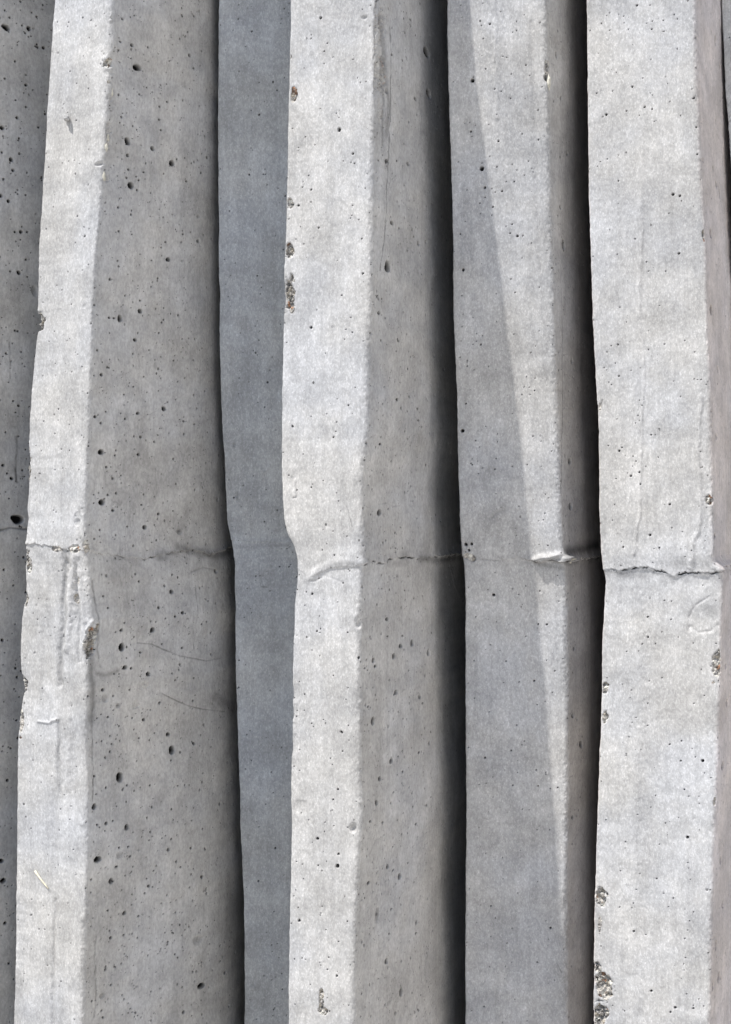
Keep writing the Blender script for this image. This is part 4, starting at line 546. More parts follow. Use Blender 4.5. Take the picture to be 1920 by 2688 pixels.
JOINTS = {(0, 1): [(133.8, -16.1, 0.5, 6.0, 0.6), (152.1, -16.7, 0.5, 6.0, 0.6), (180.3, -15.2, 0.5, 6.0, 0.6)], (1, 0): [(0.0047, -28.8, 1.3, 8.0, 0.4), (0.2565, -29.0, 1.3, 8.0, 0.4), (0.4914, -30.4, 1.3, 8.0, 0.4), (0.7244, -34.3, 1.3, 8.0, 0.4), (0.9951, -34.0, 1.3, 8.0, 0.4)], (1, 1): [(1.7, -34.0, 0.6, 10.0, 0.4), (21.6, -37.7, 0.6, 10.0, 0.6), (39.5, -39.4, 0.6, 10.0, 0.8), (57.4, -42.7, 0.8, 10.0, 1.0), (79.2, -42.4, 1.0, 10.0, 1.3), (96.6, -38.6, 1.2, 10.0, 0.8), (119.8, -36.6, 1.6, 10.0, 1.8), (138.3, -37.0, 1.8, 10.0, 1.8), (154.6, -41.8, 1.8, 10.0, 1.5), (176.4, -39.3, 1.8, 10.0, 1.3), (206.2, -34.2, 1.8, 10.0, 1.0)], (2, 0): [(0.0059, -27.8, 0.7, 6.0, 0.15), (0.3553, -29.9, 0.7, 6.0, 0.15), (0.5647, -29.0, 0.7, 6.0, 0.15)], (3, 0): [(-0.0384, -49.3, 0.3, 10.0, 0.25), (0.2082, -58.0, 0.3, 10.0, 0.25), (0.3124, -54.7, 0.4, 10.0, 0.25), (0.5199, -49.6, 0.6, 10.0, 0.25), (0.9959, -46.8, 0.8, 10.0, 0.25)], (3, 1): [(1.7, -46.1, 0.5, 14.0, 1.5), (10.6, -42.7, 0.5, 14.0, 1.5), (34.1, -45.5, 0.6, 14.0, 1.5), (49.9, -42.7, 0.8, 14.0, 1.5), (74.5, -42.5, 1.0, 14.0, 1.5), (111.1, -44.5, 1.6, 14.0, 1.5), (147.9, -43.4, 2.5, 14.0, 1.5), (199.5, -43.6, 3.0, 14.0, 1.5), (256.9, -43.4, 3.0, 14.0, 1.5)], (4, 0): [(0.0061, -42.5, 0.5, 10.0, 0.6), (0.1383, -45.8, 0.5, 10.0, 0.5), (0.3189, -46.5, 0.5, 10.0, 0.3), (0.5479, -43.3, 0.8, 10.0, 0.4), (0.7226, -46.6, 2.8, 10.0, 1.0), (0.8573, -45.2, 4.2, 10.0, 1.3), (0.9877, -47.2, 4.4, 10.0, 1.5)], (4, 1): [(3.3, -46.9, 4.4, 10.0, 1.8), (39.6, -44.9, 3.5, 10.0, 1.8), (135.8, -45.7, 2.0, 10.0, 1.8)], (5, 0): [(-0.0079, -51.8, 1.7, 22.0, 1.7), (0.1479, -52.8, 1.7, 22.0, 1.7), (0.306, -51.3, 1.7, 22.0, 1.7), (0.3895, -49.2, 1.7, 22.0, 1.7), (0.4565, -53.6, 1.7, 22.0, 1.7), (0.6053, -56.6, 1.7, 22.0, 1.7), (0.7598, -53.9, 1.7, 22.0, 1.7), (0.9318, -54.0, 1.7, 22.0, 1.7)], (5, 1): [(0.0, -52.7, 1.2, 8.0, 1.2), (8.9, -49.8, 1.2, 8.0, 1.2), (50.0, -49.2, 1.2, 8.0, 1.2)], (6, 0): [(-0.0438, -51.2, 1.0, 8.0, 1.0), (0.2621, -51.1, 1.0, 8.0, 1.0)]}
# ---------------------------------------------------------------- materials
def nodes(name):
    m = bpy.data.materials.new(name)
    m.use_nodes = True
    t = m.node_tree
    for n in list(t.nodes):
        t.nodes.remove(n)
    o = t.nodes.new('ShaderNodeOutputMaterial')
    p = t.nodes.new('ShaderNodeBsdfPrincipled')
    t.links.new(p.outputs[0], o.inputs[0])
    return m, t, p

class G:
    """small helper that builds node graphs"""
    def __init__(s, t):
        s.t = t
        tc = t.nodes.new('ShaderNodeTexCoord')
        s.co = tc.outputs['Object']
    def link(s, a, b):
        s.t.links.new(a, b)
    def put(s, sock, v):
        if hasattr(v, 'is_output'):
            s.link(v, sock)
        else:
            sock.default_value = v
    def scale(s, v, off=(0, 0, 0)):
        n = s.t.nodes.new('ShaderNodeMapping')
        n.inputs['Scale'].default_value = v
        n.inputs['Location'].default_value = off
        s.link(s.co, n.inputs[0])
        return n.outputs[0]
    def noise(s, sc_, detail=4, rough=.55, vec=None, off=(0, 0, 0), dist=0.0):
        n = s.t.nodes.new('ShaderNodeTexNoise')
        n.inputs['Scale'].default_value = sc_
        n.inputs['Detail'].default_value = detail
        n.inputs['Roughness'].default_value = rough
        n.inputs['Distortion'].default_value = dist
        s.link(vec if vec is not None else s.scale((1, 1, 1), off), n.inputs['Vector'])
        return n.outputs['Fac']
    def voro(s, sc_, vec=None, feature='F1', out='Distance', rand=1.0):
        n = s.t.nodes.new('ShaderNodeTexVoronoi')
        n.feature = feature
        n.inputs['Scale'].default_value = sc_
        n.inputs['Randomness'].default_value = rand
        s.link(vec if vec is not None else s.co, n.inputs['Vector'])
        return n.outputs[out]
    def m(s, op, a, b=0.0, c=0.0, clamp=False):
        n = s.t.nodes.new('ShaderNodeMath')
        n.operation = op
        n.use_clamp = clamp
        s.put(n.inputs[0], a); s.put(n.inputs[1], b); s.put(n.inputs[2], c)
        return n.outputs[0]
    def ramp(s, v, lo, hi, a=0.0, b=1.0):
        n = s.t.nodes.new('ShaderNodeMapRange')
        n.interpolation_type = 'SMOOTHSTEP'
        s.put(n.inputs['Value'], v)
        for k, x in (('From Min', lo), ('From Max', hi), ('To Min', a), ('To Max', b)):
            s.put(n.inputs[k], x)
        return n.outputs[0]
    def mix(s, f, a, b, mode='MIX'):
        n = s.t.nodes.new('ShaderNodeMix')
        n.data_type = 'RGBA'
        n.blend_type = mode
        s.put(n.inputs[0], f)
        s.put(n.inputs[6], a if hasattr(a, 'is_output') else (*a, 1))
        s.put(n.inputs[7], b if hasattr(b, 'is_output') else (*b, 1))
        return n.outputs[2]
    def cramp(s, v, stops):
        n = s.t.nodes.new('ShaderNodeValToRGB')
        n.color_ramp.interpolation = 'CONSTANT'
        while len(n.color_ramp.elements) < len(stops):
            n.color_ramp.elements.new(0.5)
        for e, (p, c) in zip(n.color_ramp.elements, stops):
            e.position = p
            e.color = (*c, 1)
        s.link(v, n.inputs[0])
        return n.outputs[0]

def concrete(name, front, formed, seed):
    m, t, p = nodes(name)
    g = G(t)
    o = (seed * 1.7, seed * 0.9, seed * 2.3)
    at = t.nodes.new('ShaderNodeAttribute')
    at.attribute_name = 'marks'
    sp = t.nodes.new('ShaderNodeSeparateColor')
    g.link(at.outputs['Color'], sp.inputs[0])
    isf, dirt_shade, chip = sp.outputs[0], sp.outputs[1], sp.outputs[2]
    base = g.mix(isf, front, formed)
    # clouding, streaks, fine speckle of the cement skin
    cl = g.noise(16, 6, .62, off=o, dist=.4)
    cl2 = g.noise(55, 5, .6, off=(o[1], o[2], o[0]), dist=.3)
    st = g.noise(1.0, 4, .6, vec=g.scale((150, 150, 9), o))
    sk = g.noise(1.0, 2, .5, vec=g.scale((900, 900, 500), o))
    sk2 = g.noise(1.0, 3, .65, vec=g.scale((420, 420, 260), (o[2], o[0], 0)))
    k = g.ramp(cl, .32, .68, .84, 1.09)
    k = g.m('MULTIPLY', k, g.ramp(cl2, .3, .7, .90, 1.08))
    k = g.m('MULTIPLY', k, g.ramp(st, .28, .72, .93, 1.05))
    k = g.m('MULTIPLY', k, g.ramp(sk2, .28, .72, .85, 1.13))
    fr = g.m('SUBTRACT', 1.0, isf)
    k = g.m('MULTIPLY', k, g.m('ADD', 1.0, g.m('MULTIPLY', g.ramp(sk, .50, .70, -.05, .22), g.m('MULTIPLY_ADD', fr, .75, .25))))
    col = g.mix(1.0, base, (1, 1, 1), 'MULTIPLY')
    cmb = t.nodes.new('ShaderNodeCombineColor')
    for i in range(3):
        g.link(k, cmb.inputs[i])
    col = g.mix(1.0, base, cmb.outputs[0], 'MULTIPLY')
    # warm and bluish drift of tone
    tn = g.noise(9, 4, .6, off=(o[0] + 5, o[1], o[2]))
    col = g.mix(g.ramp(tn, .42, .72, 0, .28), col, g.mix(1.0, col, (1.05, 1.0, .90), 'MULTIPLY'))
    col = g.mix(g.ramp(tn, .56, .30, 0, .35), col, g.mix(1.0, col, (.93, .98, 1.08), 'MULTIPLY'))
    # blotches of grime on the formed faces
    bl = g.noise(38, 7, .72, off=(o[2], o[0] + 3, o[1]), dist=.6)
    col = g.mix(g.m('MULTIPLY', g.ramp(bl, .60, .74, 0, .40), g.m('MULTIPLY_ADD', isf, .75, .25)), col, (.12, .12, .12))
    # pinholes: near-black dots painted for hole shade, without relief
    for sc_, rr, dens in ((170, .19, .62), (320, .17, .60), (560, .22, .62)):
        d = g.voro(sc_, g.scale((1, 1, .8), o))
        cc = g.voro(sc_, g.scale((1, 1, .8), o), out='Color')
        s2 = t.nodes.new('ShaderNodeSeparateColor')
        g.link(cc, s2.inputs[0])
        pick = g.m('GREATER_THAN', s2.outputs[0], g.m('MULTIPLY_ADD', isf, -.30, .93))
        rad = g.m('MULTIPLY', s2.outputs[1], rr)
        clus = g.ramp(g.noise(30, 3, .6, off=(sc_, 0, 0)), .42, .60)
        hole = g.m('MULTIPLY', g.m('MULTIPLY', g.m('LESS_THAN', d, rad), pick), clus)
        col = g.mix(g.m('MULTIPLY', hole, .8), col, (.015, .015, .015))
    # stains and crack dirt, with near-black shade painted into the pits
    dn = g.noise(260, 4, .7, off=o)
    col = g.mix(g.m('MULTIPLY', dirt_shade, g.ramp(dn, .2, .8, 1.0, 1.3), clamp=True), col, (.012, .012, .012))
    # broken concrete with its stones
    wv = t.nodes.new('ShaderNodeVectorMath'); wv.operation = 'MULTIPLY_ADD'
    nn = t.nodes.new('ShaderNodeTexNoise'); nn.inputs['Scale'].default_value = 300
    g.link(g.co, nn.inputs['Vector'])
    g.link(nn.outputs['Color'], wv.inputs[0]); wv.inputs[1].default_value = (.0028,) * 3; g.link(g.co, wv.inputs[2])
    vc = g.voro(280, wv.outputs[0], out='Color')
    s3 = t.nodes.new('ShaderNodeSeparateColor'); g.link(vc, s3.inputs[0])
    stones = g.cramp(s3.outputs[0], [(0, (.44, .42, .39)), (.30, (.30, .29, .28)), (.50, (.55, .54, .50)), (.66, (.18, .175, .17)),
                                     (.80, (.36, .33, .28)), (.92, (.34, .19, .12)), (.95, (.16, .10, .07)), (.975, (.48, .46, .42))])
    vd = g.voro(280, wv.outputs[0], feature='DISTANCE_TO_EDGE')
    stones = g.mix(g.ramp(vd, .02, .12, .5, 0), stones, (.30, .28, .26))
    col = g.mix(g.ramp(chip, .35, .6), col, stones)
    g.link(col, p.inputs['Base Color'])
    g.put(p.inputs['Roughness'], g.ramp(cl2, .3, .7, .62, .85))
    g.put(p.inputs['Specular IOR Level'], g.ramp(dirt_shade, 0, .6, .3, 0))
    # grain
    h = g.m('MULTIPLY', g.noise(1.0, 5, .68, vec=g.scale((330, 330, 240), o)), .55)
    h = g.m('ADD', h, g.m('MULTIPLY', sk, .22))
    h = g.m('ADD', h, g.m('MULTIPLY', g.m('MULTIPLY', g.ramp(vd, 0, .25), 1.6), g.ramp(chip, .3, .7)))
    b = t.nodes.new('ShaderNodeBump')
    b.inputs['Strength'].default_value = .8
    b.inputs['Distance'].default_value = .0007
    g.link(h, b.inputs['Height'])
    g.link(b.outputs[0], p.inputs['Normal'])
    return m

def plain(name, c1, c2, scale, rough=.8, bump=.0005):
    m, t, p = nodes(name)
    g = G(t)
    n = g.noise(scale, 6, .65)
    g.link(g.mix(g.ramp(n, .3, .7), c1, c2), p.inputs['Base Color'])
    p.inputs['Roughness'].default_value = rough
    b = t.nodes.new('ShaderNodeBump'); b.inputs['Distance'].default_value = bump
    g.link(n, b.inputs['Height']); g.link(b.outputs[0], p.inputs['Normal'])
    return m

M_PAVE = plain('pale_paving', (.46, .445, .42), (.55, .53, .50), 3)
M_BOUNCE = plain('bounce_wall_render', (.75, .73, .715), (.81, .79, .775), 5)
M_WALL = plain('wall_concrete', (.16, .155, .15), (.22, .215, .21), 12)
M_MORTAR = plain('cream_mortar', (.38, .365, .31), (.56, .54, .47), 300)
M_PEBBLE = plain('grey_mortar', (.30, .30, .30), (.42, .42, .42), 300)
M_STRAW = plain('dry_straw', (.55, .50, .38), (.72, .68, .55), 400)
M_WEB = plain('web_silk', (.55, .55, .55), (.7, .7, .7), 400)

# ---------------------------------------------------------------- relief
def hashgrid(seed, nx, ny):
    return np.random.default_rng(seed).random((nx, ny)).astype(np.float32)

def vn(x, y, sx, sy, seed, n=256):
    """smooth value noise in -1..1 with cell size sx by sy (mm)"""
    gtab = hashgrid(seed, n, n)
    u = x / sx + 1000.37; v = y / sy + 1000.71
    i = np.floor(u).astype(np.int32); j = np.floor(v).astype(np.int32)
    fu = u - i; fv = v - j
    fu = fu * fu * fu * (fu * (fu * 6 - 15) + 10); fv = fv * fv * fv * (fv * (fv * 6 - 15) + 10)
    i0, i1, j0, j1 = i % n, (i + 1) % n, j % n, (j + 1) % n
    a = gtab[i0, j0] * (1 - fu) + gtab[i1, j0] * fu
    b = gtab[i0, j1] * (1 - fu) + gtab[i1, j1] * fu
    return (a * (1 - fv) + b * fv) * 2 - 1

def fbm(x, y, sx, sy, seed, octs=3, g=.5):
    t = 0; a = 1.0
    for o in range(octs):
        t = t + a * vn(x, y, sx / 2 ** o, sy / 2 ** o, seed + o * 17)
        a *= g
    return t

def poly_dist(px, py, pts):
    d = np.full(px.shape, 1e9, np.float32)
    for (ax, ay), (bx, by) in zip(pts[:-1], pts[1:]):
        dx, dy = bx - ax, by - ay
        t = np.clip(((px - ax) * dx + (py - ay) * dy) / (dx * dx + dy * dy + 1e-9), 0, 1)
        d = np.minimum(d, np.hypot(px - ax - t * dx, py - ay - t * dy))
    return d

def make_mesh(name, co, quads, marks, mat, parent):
    used = np.unique(quads)
    remap = np.full(len(co), -1, np.int64)
    remap[used] = np.arange(len(used))
    co = co[used]; q = remap[quads]
    me = bpy.data.meshes.new(name)
    me.vertices.add(len(co)); me.vertices.foreach_set('co', co.astype(np.float32).ravel())
    me.loops.add(q.size); me.loops.foreach_set('vertex_index', q.astype(np.int32).ravel())
    me.polygons.add(len(q))
    me.polygons.foreach_set('loop_start', (np.arange(len(q)) * 4).astype(np.int32))
    me.polygons.foreach_set('loop_total', np.full(len(q), 4, np.int32))
    me.update(calc_edges=True)
    me.shade_smooth()
    if marks is not None:
        a = me.attributes.new('marks', 'FLOAT_COLOR', 'POINT')
        rgba = np.ones((len(co), 4), np.float32); rgba[:, :3] = marks[used]
        a.data.foreach_set('color', rgba.ravel())
    me.materials.append(mat)
    o = bpy.data.objects.new(name, me)
    C.objects.link(o)
    if parent is not None:
        o.parent = parent
        o.matrix_parent_inverse = parent.matrix_world.inverted()
    return o

ZT = np.arange(-520, 521, 4.0)
Z_BOT, Z_TOP, BACK = -1300.0, 1900.0, 470.0      # ground, top of the fins, how far back they run (mm)

def build_fin(i, label, mat, side_fine, r_right, seed, visible=True):
    """one fin: front face between two arrises, flanks running back into the wall, cast in two lifts"""
    tab = np.array([[float(v) / 10 for v in s.split()] for s in PLAN[i]])
    aL, aR = (math.radians(v) for v in FLARE[i])
    step = RES if visible else 6.0
    z = np.concatenate([np.arange(Z_BOT, -520, 26.0), np.arange(-520, 520, step), np.arange(520, 950, 4.0), np.arange(950, Z_TOP + 1, 25.0)])
    zc = np.clip(z, -520, 520)
    xl, yl, xe, ye = (np.interp(zc, ZT, tab[k]) for k in range(4))
    rough_l = .22 * vn(z, z * 0, 7, 9, seed + 3) + .16 * vn(z, z * 0, 2.6, 9, seed + 4)
    xl = xl + rough_l
    over = np.abs(z) > 520
    xe = xe + np.where(over, .9 * vn(z, z * 0, 40, 9, seed + 5), .35 * vn(z, z * 0, 9, 9, seed + 6))
    W = np.hypot(xe - xl, ye - yl)
    nf = max(8, int(W.max() / step))
    d0, d1 = side_fine
    sstep = step * 1.15
    side = [0.0]
    while side[-1] < BACK / math.cos(aR):
        s = side[-1]
        side.append(s + (sstep if (d0 <= s <= d1 or s < 9) else min(14.0, max(sstep, .12 * min(abs(s - d0), abs(s - d1)) + sstep))))
    side = np.array(side[1:])
    left = [0.0]
    while left[-1] < BACK:
        left.append(left[-1] + (step if left[-1] < 7 else min(25.0, .25 * left[-1])))
    left = np.array(left[1:])[::-1]
    nl, ns = len(left), len(side)
    f = np.linspace(0, 1, nf)
    # column coordinate s in mm: negative on front and left flank, positive on right flank
    Wc = W[:, None]
    s = np.concatenate([-Wc - left[None, :], -(1 - f)[None, :] * Wc, np.broadcast_to(side[None, :], (len(z), ns))], 1)
    Z = np.broadcast_to(z[:, None], s.shape)
    tx, ty = ((xe - xl) / W)[:, None], ((ye - yl) / W)[:, None]
    def ray(s_):
        """plan position and outward normal at column coordinate"""
        onl, onr = s_ < -Wc, s_ > 0
        x = np.where(onl, xl[:, None] + (-Wc - s_) * math.sin(aL), np.where(onr, xe[:, None] + s_ * math.sin(aR), xl[:, None] + (s_ + Wc) * tx))
        y = np.where(onl, yl[:, None] + (-Wc - s_) * math.cos(aL), np.where(onr, ye[:, None] + s_ * math.cos(aR), yl[:, None] + (s_ + Wc) * ty))
        return x, y
    # the flank turns deeper where it runs into the gap
    sg = np.arange(0, 600.0, 1.0)
    if i in BEND:
        t_, m_, b_, a2 = BEND[i]
        sb = np.interp(z, [-470, -40, 455], [b_, m_, t_])[:, None]
        q = np.clip((side[None, :] - sb) / (110 if i != 4 else 55), 0, 1); q = q * q * (3 - 2 * q)
        asd = aR + (math.radians(a2) - aR) * q
        ds = np.diff(np.concatenate([[0.0], side]))[None, :]
        sx_, sy_ = np.cumsum(np.sin(asd) * ds, 1), np.cumsum(np.cos(asd) * ds, 1)
    else:
        asd = np.full((len(z), ns), aR)
        sx_, sy_ = np.sin(asd) * side[None, :], np.cos(asd) * side[None, :]
    x, y = ray(s)
    x[:, -ns:] = xe[:, None] + sx_; y[:, -ns:] = ye[:, None] + sy_
    aRc = np.full(s.shape, aR); aRc[:, -ns:] = asd
    # rounded arrises
    def rounding(x, y, corner, r, cx, cy, ax, ay, bx, by, t):
        msk = (t > 0) & (t < 1)
        qx = (1 - t) ** 2 * (cx + r * ax) + 2 * t * (1 - t) * cx + t ** 2 * (cx + r * bx)
        qy = (1 - t) ** 2 * (cy + r * ay) + 2 * t * (1 - t) * cy + t ** 2 * (cy + r * by)
        return np.where(msk, qx, x), np.where(msk, qy, y)
    rr = (r_right * (1 + .35 * vn(z, z * 0, 45, 9, seed + 8)))[:, None]
    x, y = rounding(x, y, 'r', rr, xe[:, None], ye[:, None], -tx, -ty, math.sin(aR), math.cos(aR), (s / rr + 1) / 2)
    rl = 1.3 + .5 * vn(z, z * 0, 30, 9, seed + 9)[:, None]
    x, y = rounding(x, y, 'l', rl, xl[:, None], yl[:, None], math.sin(aL), math.cos(aL), tx, ty, ((s + Wc) / rl + 1) / 2)
    def sstepf(v):
        v = np.clip(v, 0, 1); return v * v * (3 - 2 * v)
    wr = sstepf((s / rr + 1) / 2); wl = sstepf(((s + Wc) / rl + 1) / 2)
    nx = (1 - wl) * -math.cos(aL) + wl * ((1 - wr) * ty + wr * np.cos(aRc))
    ny = (1 - wl) * math.sin(aL) + wl * ((1 - wr) * -tx + wr * -np.sin(aRc))
    nn = np.hypot(nx, ny) + 1e-6
    nx /= nn; ny /= nn
    front = (wl * (1 - wr)).astype(np.float32)
    fade = np.where(np.abs(Z) > 520, .5, 1.0)
    sf, Zf = s.astype(np.float32), Z.astype(np.float32)
    # general unevenness
    h = .55 * vn(sf, Zf, 45, 80, seed + 20) + .22 * vn(sf, Zf, 17, 26, seed + 21)
    fine = .10 * vn(sf, Zf, 6, 8, seed + 22) + .05 * vn(sf, Zf, 2.4, 3, seed + 23) + .16 * vn(sf, Zf, 5, 60, seed + 24) * front
    h = h + fine * (fade > .9)
    # lumpy cement skin along the right arris
    lump = np.exp(-(s / (rr * 1.1)) ** 2)
    lm = fbm(sf, Zf, 3.0, 3.4, seed + 25, 4, .62)
    rough = 1.0 if i == 4 else .75
    h = h + rough * lump * (.32 * lm + .35 * vn(sf, Zf, 8, 16, seed + 26)) * (fade > .9)
    dirt_shade = np.zeros(s.shape, np.float32); chip = np.zeros(s.shape, np.float32)
    dirt_shade += (.10 * lump * np.clip(.6 - lm, 0, 1)).astype(np.float32)
    def locate(face, c, zz):
        return (c - 1) * float(np.interp(zz, z, W)) if face == 0 else c
    def window(cs, cz, rs, rz):
        r0, r1 = np.searchsorted(z, [cz - rz, cz + rz])
        if r1 - r0 < 2:
            return None
        row = s[(r0 + r1) // 2]
        c0, c1 = np.searchsorted(row, [cs - rs - 3, cs + rs + 3])
        if c1 - c0 < 1:
            return None
        return slice(r0, r1), slice(c0, c1)
    if visible:
        for (k, face, pts, wd, amp, dt) in LINES:
            if k != i:
                continue
            P = [(locate(face, c, zz), zz) for c, zz in pts]
            m = 3 * wd
            win = window((min(p[0] for p in P) + max(p[0] for p in P)) / 2, (min(p[1] for p in P) + max(p[1] for p in P)) / 2,
                         (max(p[0] for p in P) - min(p[0] for p in P)) / 2 + m, (max(p[1] for p in P) - min(p[1] for p in P)) / 2 + m)
            if win is None:
                continue
            ws, wz = sf[win], Zf[win]
            wob = (.35 if wd < 1 else .18) * wd + .25
            ws = ws + wob * fbm(ws, wz, 5, 5, seed + 40, 3); 
            d = poly_dist(ws, wz, P)
            e = np.exp(-(d / wd) ** 2)
            brk = np.clip(.85 + .6 * vn(wz, ws, 6, 20, seed + 41), 0, 1.2) if wd < 1.5 else 1.0
            h[win] += amp * e * brk
            if dt > 0:
                dirt_shade[win] = np.maximum(dirt_shade[win], dt * e * brk)
        for (k, face, c, zz, rs, rz, dep) in DENTS:
            if k != i:
                continue
            cs = locate(face, c, zz); win = window(cs, zz, rs * 1.6, rz * 1.6)
            if win is None:
                continue
            ws, wz = sf[win], Zf[win]
            q = np.hypot((ws - cs) / rs, (wz - zz) / rz) + .16 * vn(ws, wz, 5, 5, seed + 50)
            h[win] += dep * np.clip(1 - q ** 2, 0, 1) ** .8 if dep < 0 else dep * np.exp(-(q * 1.5) ** 2)
        for (k, face, c, zz, rs, rz, dep) in CHIPS:
            if k != i:
                continue
            cs = locate(face, c, zz); win = window(cs, zz, rs * 1.8, rz * 1.5)
            if win is None:
                continue
            ws, wz = sf[win], Zf[win]
            q = np.hypot((ws - cs) / rs, (wz - zz) / rz) + .34 * fbm(ws, wz, 6, 6, seed + 60 + int(zz) % 7, 3)
            mk = sstepf((1.0 - q) * 4)
            rg = fbm(ws, wz, 3.4, 3.4, seed + 61, 3, .75)
            h[win] -= mk * abs(dep) * np.clip(.95 + .75 * rg, .05, 2.4)
            chip[win] = np.maximum(chip[win], mk * (1.0 if dep > 0 else .43))
        pits = [p for p in PITS if p[0] == i]
        rng = np.random.default_rng(seed + 70)
        nsd = int((d1 - d0) * 7)
        for _ in range(nsd):
            r = .42 + .75 * rng.random() ** 3
            pits.append((i, 1, d0 + (d1 - d0) * rng.random(), rng.uniform(-515, 515), r, r * rng.uniform(.9, 1.3), 0))
        for _ in range(int(W.max() * 2.2)):
            r = .38 + .35 * rng.random() ** 3
            pits.append((i, 0, rng.random(), rng.uniform(-515, 515), r, r, 0))
        for (k, face, c, zz, rs, rz, sh) in pits:
            cs = locate(face, c, zz)
            win = window(cs, zz, rs * 1.7, rz * 1.7 + .3)
            if win is None:
                continue
            ws, wz = sf[win], Zf[win]
            big = rs > 1.2
            rs_, rz_ = max(rs, .5), max(rz, .5)
            q = np.hypot((ws - cs) / rs_, (wz - zz) / rz_) + (.20 * vn(ws, wz, 1.2 + rs, 1.2 + rz, seed + 80) if big else 0)
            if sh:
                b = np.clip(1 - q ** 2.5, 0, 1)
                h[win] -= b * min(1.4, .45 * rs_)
                dirt_shade[win] = np.maximum(dirt_shade[win], (.30 if face else .06) * b)
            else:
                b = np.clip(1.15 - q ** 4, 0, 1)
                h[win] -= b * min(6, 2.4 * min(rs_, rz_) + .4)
                dirt_shade[win] = np.maximum(dirt_shade[win], (.95 if face else .80) * b)  # darkness of the hole painted in on top of its real depth
    # the joint between the two lifts
    P = []
    for face in (0, 1):
        if (i, face) in JOINTS:
            for c, zz, amp, wd, crack in JOINTS[(i, face)]:
                P.append((locate(face, c, zz), zz, amp, wd * .4, crack))
    P.sort()
    if not P:
        P = [(0.0, -45.0, 1.0, 3.0, 1.0)]
    P = np.array(P)
    zj = np.interp(s, P[:, 0], P[:, 1]); am = np.interp(s, P[:, 0], P[:, 2]); wd = np.interp(s, P[:, 0], P[:, 3]); ck = np.interp(s, P[:, 0], P[:, 4])
    jag = fbm(sf, Zf * 0 + seed, 7, 9, seed + 90, 4, .6)
    zj = zj + .9 * jag + .45 * fbm(sf, Zf * 0 + seed, 1.8, 9, seed + 97, 2, .6)
    dz = Z - zj
    am = am * np.clip(1 + .45 * vn(sf, Zf * 0, 12, 9, seed + 91), .2, 2)
    near = np.abs(dz) < 60
    up = np.where(dz > 0, np.exp(-np.clip(dz, 0, 80) / (wd * 1.15)), np.exp(-(dz / (wd * .22)) ** 2))
    h = h + am * up * near
    ckv = ck * np.clip(.6 + .9 * vn(sf, Zf * 0, 5, 9, seed + 92), 0, 1.5)
    groove = np.exp(-((dz + .55) / .62) ** 2)
    h = h - 1.5 * ckv * groove
    dirt_shade = np.maximum(dirt_shade, np.clip(.55 * ckv * groove, 0, .85))
    rim = np.exp(-(dz / 2.6) ** 2) * np.clip(vn(sf, Zf, 2.2, 1.6, seed + 93), 0, 1) * np.clip(ck, 0, 1)
    h = h + .35 * rim
    sm = np.exp(-((dz + 2.5) / (5 + 4 * np.abs(jag))) ** 2) * np.clip(.15 + .5 * vn(sf, Zf, 16, 5, seed + 94), 0, 1) * np.clip(ck, .2, 1)
    dirt_shade = np.maximum(dirt_shade, (.45 * sm).astype(np.float32))
    co = np.stack([x + h * nx, y + h * ny, Z + 0.0 * x], -1).reshape(-1, 3) * MM
    marks = np.stack([1 - front, dirt_shade, chip], -1).reshape(-1, 3)
    R, K = s.shape
    a = (np.arange(R - 1)[:, None] * K + np.arange(K - 1)[None, :])
    quads = np.stack([a, a + 1, a + 1 + K, a + K], -1)
    upper = (Z[:-1, :-1] + .5 * step > zj[:-1, :-1])
    root = bpy.data.objects.new('concrete_fin', None)
    C.objects.link(root)
    root.location = (float(xe[0]) * MM, float(ye[0]) * MM, Z_BOT * MM)
    root.empty_display_size = .05
    root['label'] = label; root['category'] = 'concrete fin'; root['group'] = 'upright concrete fins'
    bpy.context.view_layer.update()
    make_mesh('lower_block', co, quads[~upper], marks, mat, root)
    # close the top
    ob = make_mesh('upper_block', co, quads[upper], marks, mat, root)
    me = ob.data
    import bmesh
    topco = co.reshape(R, K, 3)[-1]
    n0 = len(me.vertices)
    bm = bmesh.new()
    vs = [bm.verts.new(tuple(p)) for p in topco[:: max(1, K // 60)]] + [bm.verts.new(tuple(topco[-1]))]
    bm.faces.new(vs)
    m2 = bpy.data.meshes.new('top_end'); bm.to_mesh(m2); bm.free(); m2.materials.append(mat)
    t = bpy.data.objects.new('top_end', m2); C.objects.link(t); t.parent = ob
    t.matrix_parent_inverse = (root.matrix_world @ ob.matrix_parent_inverse).inverted() if False else ob.matrix_world.inverted()
    return root, dict(z=z, W=W, xl=xl, yl=yl, xe=xe, ye=ye, aR=aR)

